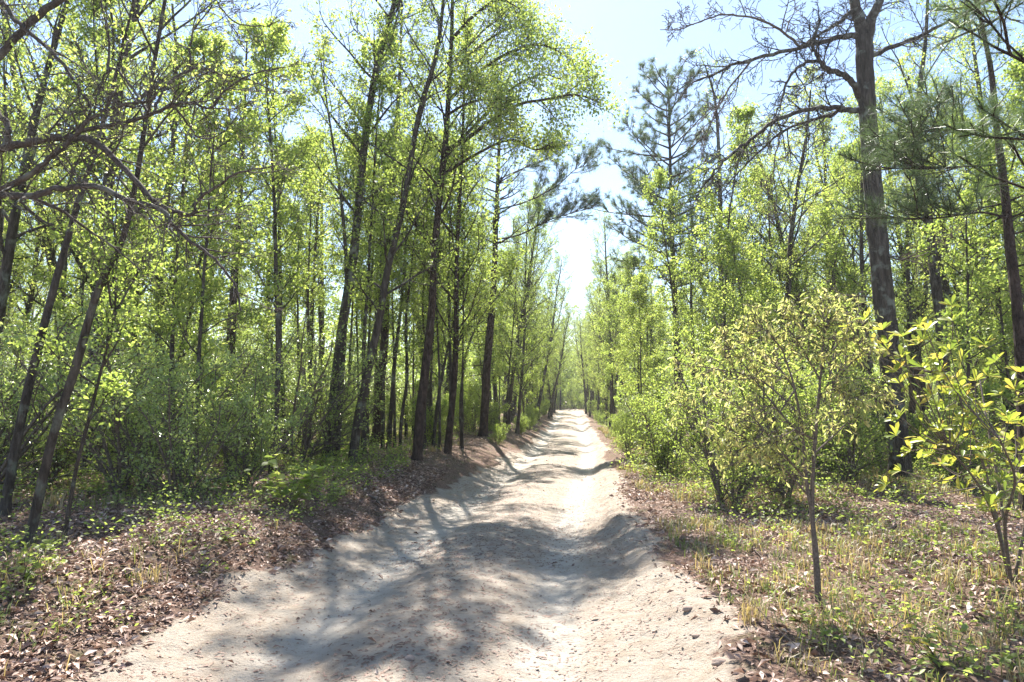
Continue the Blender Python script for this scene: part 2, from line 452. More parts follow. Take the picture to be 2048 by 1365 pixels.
nx, ny = len(xs), len(ys)
Vg = np.stack([Xg, Yg, Zg], -1).reshape(-1, 3)
ii = (np.arange(ny - 1)[:, None] * nx + np.arange(nx - 1)[None, :]).reshape(-1)
Q = np.stack([ii, ii + 1, ii + nx + 1, ii + nx], 1)
fs = sandv.reshape(-1)[Q].mean(1)
def ground_obj(name, mask):
    q = Q[mask]; used, inv = np.unique(q.ravel(), return_inverse=True)
    me = fast_mesh(name, Vg[used], inv.reshape(-1, 4), M['ground'], smooth=True)
    a = me.attributes.new('sand', 'FLOAT', 'POINT'); a.data.foreach_set('value', sandv.reshape(-1)[used].astype(np.float32))
    b = me.attributes.new('track', 'FLOAT', 'POINT'); b.data.foreach_set('value', trackv.reshape(-1)[used].astype(np.float32))
    return tag(link(name, me), kind='structure')
ground_obj('sand_road', fs > 0.5)
ground_obj('forest_floor', fs <= 0.5)

# ------------------------------------------------------------------ ground cover (uncountable)
def sand_at(x, y):
    d = x - centre(y); h = half(y)
    e = 0.30 * fbm(x * 1.1, y * 0.8, 3, 91) + 0.12 * fbm(x * 6, y * 6, 2, 93)
    return 1 - sstep(-0.15, 0.45, np.where(d < 0, -d - h + 0.10, d - h - 0.12) + e)
def scatter(n, x0, x1, y0, y1, rng, power=1.0):
    x = rng.uniform(x0, x1, n); y = y0 + (y1 - y0) * rng.random(n) ** power
    return x, y

def litter():
    rng = np.random.default_rng(11)
    X, Y = [], []
    for (n, x0, x1, y0, y1, pw) in ((95000, -8, -2.3, 1.2, 13, 1.2), (45000, -16, -2.2, 10, 32, 1.3),
                                    (72000, 0.7, 6.5, 1.2, 13, 1.2), (30000, 0.9, 15, 10, 32, 1.3)):
        x, y = scatter(n, x0, x1, y0, y1, rng, pw)
        keep = rng.random(n) > sstep(0.1, 0.95, sand_at(x, y)) * 0.985
        keep &= rng.random(n) < 0.35 + 0.65 * sstep(-0.3, 0.3, fbm(x * 0.9, y * 0.9, 3, 140))
        X.append(x[keep]); Y.append(y[keep])
    x, y = scatter(700, -3.2, 1.8, 1.2, 24, rng, 1.4); X.append(x); Y.append(y)
    x, y = np.concatenate(X), np.concatenate(Y); n = len(x)
    z = gz(x, y) + 0.004 + 0.022 * rng.random(n) * (1 - sand_at(x, y))
    a = rng.uniform(0, 2 * math.pi, n)
    D = np.stack([np.cos(a), np.sin(a), rng.normal(0.05, 0.28, n)], 1)
    sz = 0.05 * rng.choice([0.5, 0.95, 1.5], n, p=[0.35, 0.4, 0.25])[:, None]
    V, T, r = leaves_simple(np.stack([x, y, z], 1), D, sz, rng, width=0.24, flat=0.55, fold=0.2)
    tag(link('leaf_litter', fast_mesh('leaf_litter', V, T, M['dead_leaf'], r)), 'brown fallen leaves covering the woodland floor on both banks', 'leaf litter', kind='stuff')
litter()

def road_debris():
    rng = np.random.default_rng(12)
    n = 34000
    x, y = scatter(n, -3.2, 1.9, 1.5, 20, rng, 1.6)
    patch = sstep(-0.25, 0.5, fbm(x * 0.8, y * 0.8, 3, 150)) + np.exp(-((x - centre(y)) / 0.4) ** 2) * 0.8
    k = rng.random(n) < patch
    x, y = x[k], y[k]; n = len(x)
    a = rng.uniform(0, 2 * math.pi, n)
    D = np.stack([np.cos(a), np.sin(a), rng.normal(0.02, 0.08, n)], 1)
    Ls = rng.choice([0.018, 0.03, 0.06], n, p=[0.5, 0.32, 0.18])[:, None]
    S = np.stack([-np.sin(a), np.cos(a), np.zeros(n)], 1) * np.where(Ls > 0.05, 0.0035, 0.008)
    P = np.stack([x, y, gz(x, y) + 0.004], 1)
    b = P + D * Ls
    up = np.array([0, 0, 0.006])
    V = np.stack([P - S * 0.4, P + S * 0.4, b + S, b - S, (P + b) / 2 + up, (P + b) / 2 + up], 1).reshape(-1, 3)
    i = np.arange(n)[:, None] * 6
    T = np.concatenate([i + np.array([[0, 1, 4]]), i + np.array([[2, 3, 4]]), i + np.array([[1, 2, 4]]), i + np.array([[3, 0, 4]])])
    r = np.tile(rng.random(n) * 0.5, 4)
    tag(link('road_debris', fast_mesh('road_debris', V, T, M['dead_leaf'], r)), 'pine needles and bits of bark strewn over the sand', 'debris', kind='stuff')
road_debris()

def grass():
    rng = np.random.default_rng(13)
    C = []
    for (n, x0, x1, y0, y1, pw, seed, th) in ((3400, 1.1, 8.5, 3.0, 15, 1.0, 160, -0.12), (1100, -7.5, -2.9, 3.0, 13, 1.2, 161, 0.05),
                                          (900, 1.6, 4, 14, 34, 1.0, 162, -0.2), (600, -6, -2.8, 12, 34, 1.0, 163, 0.0)):
        x, y = scatter(n, x0, x1, y0, y1, rng, pw)
        k = (fbm(x * 0.8, y * 0.8, 3, seed) > th) & (sand_at(x, y) < 0.35)
        C.append(np.stack([x[k], y[k], rng.random(k.sum())], 1))
    C = np.concatenate(C); nb = rng.integers(4, 22, len(C)); Cb = np.repeat(C, nb, 0); n = len(Cb)
    x = Cb[:, 0] + rng.normal(0, 0.045, n); y = Cb[:, 1] + rng.normal(0, 0.045, n)
    P = np.stack([x, y, gz(x, y) - 0.005], 1)
    a = rng.uniform(0, 2 * math.pi, n); lean = rng.uniform(0.15, 1.1, n)
    H = rng.uniform(0.04, 0.14, n) * (0.8 + 0.9 * Cb[:, 2])
    A = np.stack([np.cos(a), np.sin(a), np.zeros(n)], 1)
    Sd = np.stack([-np.sin(a), np.cos(a), np.zeros(n)], 1)
    w = (0.0022 + 0.0003 * P[:, 1])[:, None]
    m = P + A * (H * lean * 0.3)[:, None] + np.array([0, 0, 1]) * (H * 0.6)[:, None]
    t = P + A * (H * lean)[:, None] + np.array([0, 0, 1]) * (H * (1.05 - 0.35 * lean))[:, None]
    V = np.stack([P - Sd * w, P + Sd * w, m + Sd * w * 0.8, m - Sd * w * 0.8, t], 1).reshape(-1, 3)
    i = np.arange(n)[:, None] * 5
    Qd = i + np.array([[0, 1, 2, 3]]); T = i + np.array([[3, 2, 4]])
    base = np.clip(Cb[:, 2] * 0.62 + 0.34 * rng.random(n), 0, 1)
    tag(link('grass', fast_mesh('grass', V, [Qd, T], M['grass'], np.concatenate([base, base]))), 'thin green and straw coloured grass along the road edges', 'grass', kind='stuff')
grass()

def dead_stems():
    rng = np.random.default_rng(15); w = Wood()
    for (n, x0, x1, y0, y1) in ((420, 1.2, 6.5, 2.2, 12), (300, -7.5, -2.4, 2.8, 12), (200, -12, 8, 10, 22)):
        x, y = scatter(n, x0, x1, y0, y1, rng, 1.2)
        for a, b in zip(x, y):
            if float(sand_at(np.array([a]), np.array([b]))[0]) > 0.3: continue
            g = rng.uniform(0, 6.28); L = rng.uniform(0.12, 0.6); up = rng.uniform(0.0, 0.9) ** 2
            p = wander([a, b, gz1(a, b) + 0.012], [math.cos(g), math.sin(g), up], L, 5, 0.16, -0.01, rng)
            zz = gz(p[:, 0], p[:, 1]) + 0.008; p[:, 2] = np.maximum(p[:, 2], zz)
            r = rng.uniform(0.0016, 0.0042); w.tube(p, np.linspace(r, r * 0.4, 6), 4)
    tag(link('dead_twigs', w.mesh('dead_twigs', M['twig'])), 'fine dead twigs and stems littering the banks', 'twigs', kind='stuff')
dead_stems()

def seedlings():
    """low leafy ground cover between the trees"""
    rng = np.random.default_rng(14)
    X, Y = [], []
    for (n, x0, x1, y0, y1, pw, seed, th) in ((850, 1.4, 8.5, 2.6, 16, 1.1, 170, -0.25), (1300, -9, -2.9, 3.5, 16, 1.0, 171, -0.2),
                                           (2600, -18, -3.2, 12, 40, 1.0, 172, -0.3), (2200, 1.9, 16, 12, 40, 1.0, 173, -0.3)):
        x, y = scatter(n, x0, x1, y0, y1, rng, pw)
        k = (fbm(x * 0.6, y * 0.6, 3, seed) > th) & (sand_at(x, y) < 0.15)
        X.append(x[k]); Y.append(y[k])
    x, y = np.concatenate(X), np.concatenate(Y); m = len(x)
    nl = rng.integers(10, 34, m); idx = np.repeat(np.arange(m), nl); n = len(idx)
    Hh = rng.uniform(0.10, 0.42, m)[idx]
    a = rng.uniform(0, 2 * math.pi, n); rr = rng.random(n) * Hh * 0.65
    P = np.stack([x[idx] + np.cos(a) * rr, y[idx] + np.sin(a) * rr, gz(x, y)[idx] + Hh * rng.uniform(0.1, 1.0, n)], 1)
    D = np.stack([np.cos(a), np.sin(a), rng.normal(0.1, 0.35, n)], 1)
    V, T, r = leaves_simple(P, unit(D), (0.028 + 0.0022 * np.clip(P[:, 1:2], 0, 14)), rng, width=0.27, flat=0.8)
    tag(link('ground_cover', fast_mesh('ground_cover', V, T, M['leaf_green'], r)), 'low green seedlings sprouting through the leaf litter', 'ground cover', kind='stuff')
seedlings()

# ------------------------------------------------------------------ tree builders
BROAD = dict(n=[7, 5, 4], jit=[0.10, 0.16, 0.2], grav=[0.04, 0.02, 0.0], kids=[7, 5], ang=[0.85, 0.8], ratio=[0.5, 0.5],
             start=[0.2, 0.15], sides=[5, 3, 3], rmin=0.0035, up=0.25, flat=0.4)

def broad_crown(wood, sites, trunk, trad, t0, nb, Lb, P, rng, ang=0.95, low=0.45, taper=1.0):
    n = len(trunk) - 1
    ga = rng.uniform(0, 6.28)
    for i in range(nb):
        t = t0 + (1 - t0) * (i + rng.uniform(0, 0.9)) / nb
        x = t * n; a = min(int(x), n - 1); q = trunk[a] + (trunk[a + 1] - trunk[a]) * (x - a)
        ga += 2.4 + rng.normal(0, 0.3)
        aa = ang * rng.uniform(0.75, 1.15) * (1.1 - 0.45 * t)
        d = np.array([math.cos(ga) * math.sin(aa), math.sin(ga) * math.sin(aa), math.cos(aa)])
        s = (t - t0) / (1 - t0)
        prof = low + (1 - low) * math.sin(min(1, s * 1.3 + 0.12) * math.pi * 0.62) if s < 0.55 else 1 - 0.65 * taper * (s - 0.55) / 0.45
        L = Lb * prof * rng.uniform(0.7, 1.15)
        grow(wood, sites, q, d, L, max(0.012, np.interp(x, np.arange(n + 1), trad) * 0.42), 0, P, rng)

def straightish(h, lean, rng, n=12, wob=0.035):
    pts = [np.zeros(3)]; d = np.array([lean * math.cos(1.0), lean * math.sin(2.2), 1.0]); d = d / np.linalg.norm(d)
    for i in range(n):
        d = d + np.array([rng.normal(0, wob), rng.normal(0, wob), 0]); d[:2] *= 0.97; d = d / np.linalg.norm(d)
        pts.append(pts[-1] + d * h / n)
    p = np.array(pts); p[0, 2] -= 0.25
    return p

def flare(tr, rad):
    a, b = tr[0], tr[1]; H = max(b[2] - a[2], 0.5)
    hs = [h for h in (0.2, 0.3, 0.45, 0.7) if h < H * 0.9]
    pts = [a] + [a + (b - a) * (h / H) for h in hs] + list(tr[1:])
    k = {0.2: 1.55, 0.3: 1.32, 0.45: 1.16, 0.7: 1.06}
    return np.array(pts), np.concatenate([[rad[0] * 1.9], [rad[0] * k[h] for h in hs], rad[1:]])

def make_broad(name, h, r, rng, leafmat, barkmat, nb=20, Lb=2.3, t0=0.3, per=11, lsize=0.075, label='', cat='tree', group=None, P=BROAD, path=None, width=0.30, sides=9, spread=0.06, droop=0.1):
    tr = straightish(h, rng.uniform(-0.05, 0.08), rng) if path is None else path
    base = tr[0].copy(); base[2] += 0.25 if path is not None else 0.0
    if path is not None: tr = tr - base
    n = len(tr)
    trad = r * (1 - 0.80 * np.linspace(0, 1, n) ** 1.1); 
    root = thing(name, base if path is not None else (0, 0, 0), label, cat, group)
    w = Wood(); w.tube(*flare(tr, trad), sides, rough=0.07, rng=rng)
    sites = []
    broad_crown(w, sites, tr, trad, t0, nb, Lb, P, rng)
    link('trunk', w.mesh(name + '_trunk', barkmat), root)
    Pp, D = leaf_points(sites, per, rng, spread)
    V, T, rn = leaves_simple(Pp, D, lsize, rng, width=width, droop=droop)
    link('crown', fast_mesh(name + '_crown', V, T, leafmat, rn), root)
    return root

def make_pine(name, h, r, rng, label, group=None, t0=0.45, path=None, wh=0.55, Lb=2.2, tuft=34, nl=0.17, nw=0.0045, boughs=None, dead=8, topr=0.12, conic=1.0, bk=2.0):
    tr = straightish(h, rng.uniform(-0.03, 0.03), rng, 14, 0.012) if path is None else path
    base = tr[0].copy(); base[2] += 0.25 if path is not None else 0
    if path is not None: tr = tr - base
    n = len(tr); S = np.concatenate([[0], np.cumsum(np.linalg.norm(np.diff(tr, axis=0), axis=1))]); H = S[-1]
    trad = r * (1 - (1 - topr) * (S / H) ** 1.2); 
    root = thing(name, base if path is not None else (0, 0, 0), label, 'pine tree', group)
    w = Wood(); w.tube(*flare(tr, trad), 12, rough=0.08, rng=rng)
    tips_p, tips_d = [], []
    def branch(q, d, L, rb, sub=True):
        pts = wander(q, d, L, 7, 0.07, 0.045, rng)
        w.tube(pts, np.linspace(rb, 0.006, 8), 4)
        for k in range(int(6 + L * 3.2)):
            t = rng.uniform(0.3, 1.0); x = t * 7; a = min(int(x), 6); p = pts[a] + (pts[a + 1] - pts[a]) * (x - a)
            dd = side_dir(pts[a + 1] - pts[a], rng.uniform(0.6, 1.1), rng, 0.35, 0.55)
            l2 = L * rng.uniform(0.14, 0.34) * (1.25 - t * 0.7)
            p2 = wander(p, dd, l2, 3, 0.1, 0.06, rng); w.tube(p2, np.linspace(max(0.005, rb * 0.35), 0.004, 4), 3)
            tips_p.append(p2[-1]); tips_d.append(unit(p2[-1] - p2[-2]))
            if l2 > 0.3:
                tips_p.append(p2[2]); tips_d.append(side_dir(p2[2] - p2[1], 0.7, rng, 0.3))
        tips_p.append(pts[-1]); tips_d.append(unit(pts[-1] - pts[-2]))
    s = t0 * H; g = rng.uniform(0, 6)
    while s < H * 0.985:
        k = rng.integers(2, 5); q = np.array([np.interp(s, S, tr[:, j]) for j in range(3)])
        f = (s / H - t0) / (1 - t0); L0 = Lb * (1 - conic * 0.85 * f ** 1.1) * (0.75 + 0.25 * min(1, f * 4))
        for j in range(k):
            g += 6.28 / k + rng.normal(0, 0.35)
            el = 0.05 + 0.75 * f + rng.normal(0, 0.12)
            d = np.array([math.cos(g) * math.cos(el), math.sin(g) * math.cos(el), math.sin(el)])
            branch(q, d, max(0.25, L0 * rng.uniform(0.6, 1.15)), 0.012 + 0.012 * L0)
        s += wh * rng.uniform(0.6, 1.3)
    for i in range(dead):                          # dead snags below the crown
        s = H * rng.uniform(0.12, t0); q = np.array([np.interp(s, S, tr[:, j]) for j in range(3)]); g = rng.uniform(0, 6.28)
        d = np.array([math.cos(g), math.sin(g), rng.uniform(-0.15, 0.3)])
        L = rng.uniform(0.4, 1.6); pts = wander(q, d, L, 5, 0.13, -0.02, rng); w.tube(pts, np.linspace(0.016, 0.004, 6), 4)
        for k in range(3):
            a = rng.integers(1, 5); w.tube(wander(pts[a], side_dir(d, 0.7, rng), L * 0.4, 3, 0.15, 0, rng), np.linspace(0.006, 0.003, 4), 3)
    if boughs:
        for (bp, rb) in boughs:
            bp = smooth_path(bp - base, 4); w.tube(bp, np.linspace(rb, 0.008, len(bp)), 5)
            for k in range(int(len(bp) * bk)):
                a = rng.integers(len(bp) // 3, len(bp) - 1)
                branch(bp[a], side_dir(bp[a + 1] - bp[a], rng.uniform(0.4, 0.9), rng, 0.35, 0.5), rng.uniform(0.45, 1.1), 0.009)
    link('trunk', w.mesh(name + '_trunk', M['bark_pine']), root)
    P_, D_ = np.array(tips_p), np.array(tips_d)
    V, T, rn = needles(P_, D_, tuft, nl, nw, rng)
    link('crown', fast_mesh(name + '_crown', V, T, M['needle'], rn), root)
    return root

def make_shrub(name, h, rng, leafmat, n_st=7, per=9, lsize=0.045, label='', group=None, spread=0.04, cat='shrub', base=(0, 0, 0), wide=0.55, width=0.28):
    root = thing(name, base, label, cat, group)
    w = Wood(); sites = []
    P = dict(n=[6, 4, 3], jit=[0.14, 0.18, 0.2], grav=[0.04, 0.03, 0.0], kids=[10, 5], ang=[0.8, 0.8], ratio=[0.42, 0.5],
             start=[0.06, 0.1], sides=[4, 3, 3], rmin=0.002, up=0.2, flat=0.4)
    for i in range(n_st):
        g = rng.uniform(0, 6.28); s = rng.uniform(0.1, wide)
        d = np.array([math.cos(g) * s, math.sin(g) * s, 1.0])
        grow(w, sites, np.array([math.cos(g) * 0.06, math.sin(g) * 0.06, -0.12]), d, h * rng.uniform(0.6, 1.05), 0.012 + 0.005 * h, 0, P, rng)
    link('stems', w.mesh(name + '_stems', M['twig']), root)
    Pp, D = leaf_points(sites, per, rng, spread)
    V, T, rn = leaves_simple(Pp, D, lsize, rng, width=width)
    link('foliage', fast_mesh(name + '_foliage', V, T, leafmat, rn), root)
    return root

def R(s): return np.random.default_rng(s)
def px_path(pts, Y, sub=3, base_ground=True, dY=None):
    """trunk path from photo pixels at distance Y, foot on the ground"""
    Ys = [Y] * len(pts) if dY is None else [Y + d for d in dY]
    P = [at(px, py, yy) for (px, py), yy in zip(pts, Ys)]
    if base_ground: P[0][2] = gz1(P[0][0], P[0][1]) - 0.25
    return smooth_path(P, sub)

HERO_XY = []
def hero(path): HERO_XY.append((path[0][0], path[0][1])); return path


# ------------------------------------------------------------------ trees and plants one can point to
TWIGGY = dict(n=[6, 5, 4], jit=[0.16, 0.18, 0.18], grav=[-0.02, -0.03, -0.03], kids=[5, 4], ang=[0.85, 0.9], ratio=[0.62, 0.6],
              start=[0.12, 0.1], sides=[4, 3, 3], rmin=0.005, up=0.0, flat=0.1)
LEAFY = dict(n=[6, 4], jit=[0.14, 0.2], grav=[0.02, 0.0], kids=[7], ang=[0.85], ratio=[0.5], start=[0.15], sides=[4, 3], rmin=0.0025, up=0.15, flat=0.4)

def bough(w, sites, pts, r0, r1, rng, kids, L, P, t0=0.12, sides=7, rough=0.04, rk=0.010):
    n = len(pts); rad = np.linspace(r0, r1, n); w.tube(pts, rad, sides, rough=rough, rng=rng)
    for k in range(kids):
        t = t0 + (1 - t0) * (k + rng.random()) / kids; x = t * (n - 1); a = min(int(x), n - 2)
        q = pts[a] + (pts[a + 1] - pts[a]) * (x - a)
        d = side_dir(pts[a + 1] - pts[a], rng.uniform(0.5, 1.2), rng, P.get('up', 0), 0.1)
        grow(w, sites, q, d, L * rng.uniform(0.45, 1.2) * (1.1 - 0.5 * t), min(rk, rad[a] * 0.6), 0, P, rng)

def roadside(name, pts, r, seed, label, cat='tree', leaf='leaf_green', bark='bark', nb=18, Lb=2.0, t0=0.35, per=7.5, lsize=0.064, Y=None, boughs=None, group=None, dY=None):
    rng = R(seed)
    y = on_ground(*pts[0])[1] if Y is None else Y
    path = hero(px_path(pts, y, dY=dY)); r *= 0.82
    root = make_broad(name, 0, r, rng, M[leaf], M[bark], nb, Lb, t0, per, lsize, label, cat, group, path=path)
    if boughs:
        base = np.array(root.location)
        for (bp, dys, br, kids, L) in boughs:
            w = Wood(); s = []
            P3 = smooth_path([at(a, b, y + d) - base for (a, b), d in zip(bp, dys)], 4)
            bough(w, s, P3, br, 0.012, rng, kids, L, BROAD, rk=0.012)
            ob = link('bough', w.mesh(name + '_bough', M[bark]), root)
            Pp, D = leaf_points(s, per * 0.9, rng, 0.14); V, T, rn = leaves_simple(Pp, D, lsize, rng, droop=0.1)
            link('foliage', fast_mesh(name + '_foliage', V, T, M[leaf], rn), ob)
    return root, y

# left verge, from near to far
roadside('slender_tree', [(2, 1030), (40, 850), (97, 615), (149, 430), (190, 300), (240, 120), (280, -60)], 0.062, 101,
         'leaning slender tree rising at the left edge of the photo', leaf='leaf_yellow', nb=10, Lb=1.4, t0=0.5, per=2.2, lsize=0.05)
roadside('slender_tree', [(49, 1092), (102, 887), (149, 743), (190, 600), (215, 540), (246, 477), (275, 350), (300, 180), (330, 0), (345, -120), (360, -400)], 0.05, 102,
         'thin dark leaning tree rooted in leaf litter nearest the left corner', leaf='leaf_yellow', nb=10, Lb=1.1, t0=0.5, per=2.2, lsize=0.045)
roadside('slender_tree', [(123, 1082), (150, 950), (180, 830), (205, 730), (228, 640), (235, 520), (262, 420)], 0.024, 103,
         'thin crooked sapling between the leaning trees in the left corner', leaf='leaf_green', nb=9, Lb=0.8, t0=0.3, per=7, lsize=0.045)
roadside('slender_tree', [(313, 880), (340, 790), (349, 743), (385, 610), (400, 520), (440, 430), (452, 370)], 0.06, 104,
         'slim dark forked tree inside the glossy shrubs on the left', leaf='leaf_green', nb=14, Lb=1.6, t0=0.35, Y=12.5)
roadside('slender_tree', [(613, 893), (620, 740), (625, 600), (632, 480), (640, 380), (644, 310)], 0.085, 105,
         'straight dark trunk just left of the pair of crossing trunks', leaf='leaf_green', nb=18, Lb=1.8, Y=17)
roadside('tall_tree', [(655, 918), (665, 830), (681, 680), (709, 500), (729, 287), (755, 128), (791, 0), (815, -130), (835, -330)], 0.15, 106,
         'tall thick dark tree left of the road with pale sparse leaves and bare upper limbs', leaf='leaf_yellow', bark='bark_oak', nb=26, Lb=2.4, t0=0.4, per=5, lsize=0.085)
roadside('slender_tree', [(672, 922), (680, 820), (690, 640), (692, 520), (680, 380), (660, 250), (640, 110)], 0.075, 107,
         'pale lichened slim trunk crossing in front of the tall dark tree', leaf='leaf_yellow', nb=13, Lb=1.6, t0=0.5, per=6)
roadside('tall_tree', [(701, 932), (714, 850), (732, 757), (758, 638), (775, 540), (806, 410), (837, 231), (868, 128), (885, 20), (890, -110), (880, -300)], 0.105, 108,
         'pale barked oak leaning right, second thick trunk from the crossing pair', leaf='leaf_green', nb=24, Lb=2.2, t0=0.3, per=7)
roadside('slender_tree', [(776, 900), (789, 726), (802, 616), (812, 480), (822, 330), (828, 200)], 0.07, 109,
         'slim dark tree between the leaning oak and the curved thin trunk', nb=16, Lb=1.7, Y=16.5)
roadside('slender_tree', [(800, 905), (803, 840), (815, 748), (811, 660), (820, 560), (835, 430), (850, 300)], 0.058, 110,
         'thin wavy dark trunk just left of the straight dark roadside trunk', nb=14, Lb=1.6, Y=15.8)
roadside('tall_tree', [(833, 920), (840, 830), (850, 748), (864, 616), (868, 513), (883, 359), (893, 260), (899, 154), (904, 51), (908, -90), (925, -280)], 0.125, 111,
         'straight dark roadside tree with leafy boughs reaching over the road', bark='bark_pine', leaf='leaf_yellow', nb=22, Lb=2.2, t0=0.4, per=6.5,
         boughs=[([(893, 300), (929, 282), (976, 246), (1037, 210), (1088, 200), (1150, 190), (1200, 205)], [0, -.3, -.8, -1.2, -1.5, -1.8, -2], 0.045, 14, 1.15),
                 ([(899, 200), (950, 150), (1010, 110), (1070, 90), (1110, 100), (1150, 125)], [0, -.2, -.4, -.8, -1, -1.2], 0.04, 12, 1.1),
                 ([(903, 80), (950, 30), (1000, 0), (1050, 25)], [0, -.2, -.4, -.6], 0.04, 9, 1.2),
                 ([(893, 310), (960, 240), (1020, 180), (1080, 150), (1125, 160)], [0, .2, .4, .3, .2], 0.035, 12, 1.2),
                 ([(899, 150), (950, 100), (1010, 60), (1060, 50)], [0, .3, .5, .6], 0.035, 10, 1.25),
                 ([(896, 230), (930, 210), (980, 200), (1030, 230)], [0, -.4, -.8, -1.2], 0.03, 9, 1.1),
                 ([(885, 350), (950, 310), (1020, 280), (1070, 300), (1105, 285)], [0, -.3, -.5, -.8, -1], 0.035, 10, 1.0)])
roadside('slender_tree', [(866, 897), (870, 850), (881, 770), (895, 700), (908, 640), (925, 560), (930, 450)], 0.065, 112,
         'thin curved tree right of the straight dark roadside tree', nb=14, Lb=1.6, Y=17)
roadside('tall_tree', [(892, 908), (900, 850), (908, 770), (912, 667), (914, 513), (922, 349), (928, 200), (932, 80)], 0.11, 113,
         'dark straight trunk midway between the two stoutest roadside trunks', bark='bark_pine', nb=26, Lb=2.2, t0=0.35, per=9)
roadside('slender_tree', [(925, 893), (921, 800), (935, 700), (960, 640), (990, 600), (1030, 560)], 0.05, 114,
         'thin arching tree bending right across the last stout pine', nb=12, Lb=1.4, t0=0.45, Y=17.5)
# the stand of slim straight trunks between them
_r = R(130)
SLIM = ['first', 'second', 'third', 'fourth', 'fifth', 'sixth', 'seventh', 'eighth', 'ninth', 'tenth', 'eleventh', 'twelfth', 'thirteenth', 'fourteenth', 'fifteenth', 'sixteenth']
for i, a in enumerate([600, 618, 640, 700, 720, 735, 752, 765, 790, 812, 826, 848, 860, 880, 900, 925]):
    Yp = _r.uniform(15.5, 23); lean = _r.uniform(-6, 12)
    roadside('slim_trunk', [(a, 880), (a + lean * .3 + _r.uniform(-4, 4), 740), (a + lean * .8 + _r.uniform(-5, 5), 600), (a + lean * 1.3 + _r.uniform(-6, 6), 440), (a + lean * 1.8, 300)], _r.uniform(0.035, 0.065), 1300 + i,
             f'slim dark trunk in the left roadside stand, {SLIM[i]} of sixteen from the left', Y=Yp, nb=14, Lb=1.6, t0=0.42, per=8, group='slim trunks of the left roadside stand')
# the pines of the left verge
def roadside_pine(pts, r, seed, label, Y, boughs=None, **kw):
    path = hero(px_path(pts, Y)); r *= 0.85
    bo = None
    if boughs: bo = [(np.array([at(a, b, Y + d) for (a, b), d in zip(bp, dys)]), br) for bp, dys, br in boughs]
    return make_pine('pine_tree', 0, r, R(seed), label, path=path, boughs=bo, **kw)
roadside_pine([(749, 890), (758, 780), (769, 682), (776, 461), (796, 205), (801, 102), (806, -60)], 0.15, 120,
              'tall pine with dark needles standing behind the leaning oak', 18, t0=0.45, Lb=2.2, tuft=55, nw=0.0042)
roadside_pine([(965, 882), (970, 800), (974, 726), (987, 572), (991, 461), (996, 349), (1000, 230), (1003, 120)], 0.17, 121,
              'stout pine by the road bend of bank, drooping boughs reaching right over the road', 21.5, t0=0.45, Lb=2.2, tuft=38, nl=0.17, nw=0.0042, wh=0.4, bk=2.6,
              boughs=[([(990, 480), (1040, 470), (1100, 440), (1150, 425), (1185, 415)], [0, -.3, -.6, -.8, -1], 0.03),
                      ([(993, 420), (1050, 405), (1110, 375), (1150, 340), (1180, 330)], [0, .3, .3, .5, .5], 0.03),
                      ([(996, 360), (1040, 340), (1090, 320), (1130, 290)], [0, .2, .4, .5], 0.025)])
roadside('slender_tree', [(1033, 862), (1040, 800), (1044, 748), (1050, 640), (1052, 500), (1060, 400)], 0.085, 122,
         'dark trunk beyond the stout pine where the road narrows', nb=20, Lb=2.0, t0=0.2, Y=26)
roadside('slender_tree', [(1013, 868), (1016, 780), (1022, 700), (1030, 600), (1035, 480)], 0.05, 123,
         'thin trunk close beside the last dark trunk before the road narrows', nb=14, Lb=1.6, t0=0.25, Y=25)

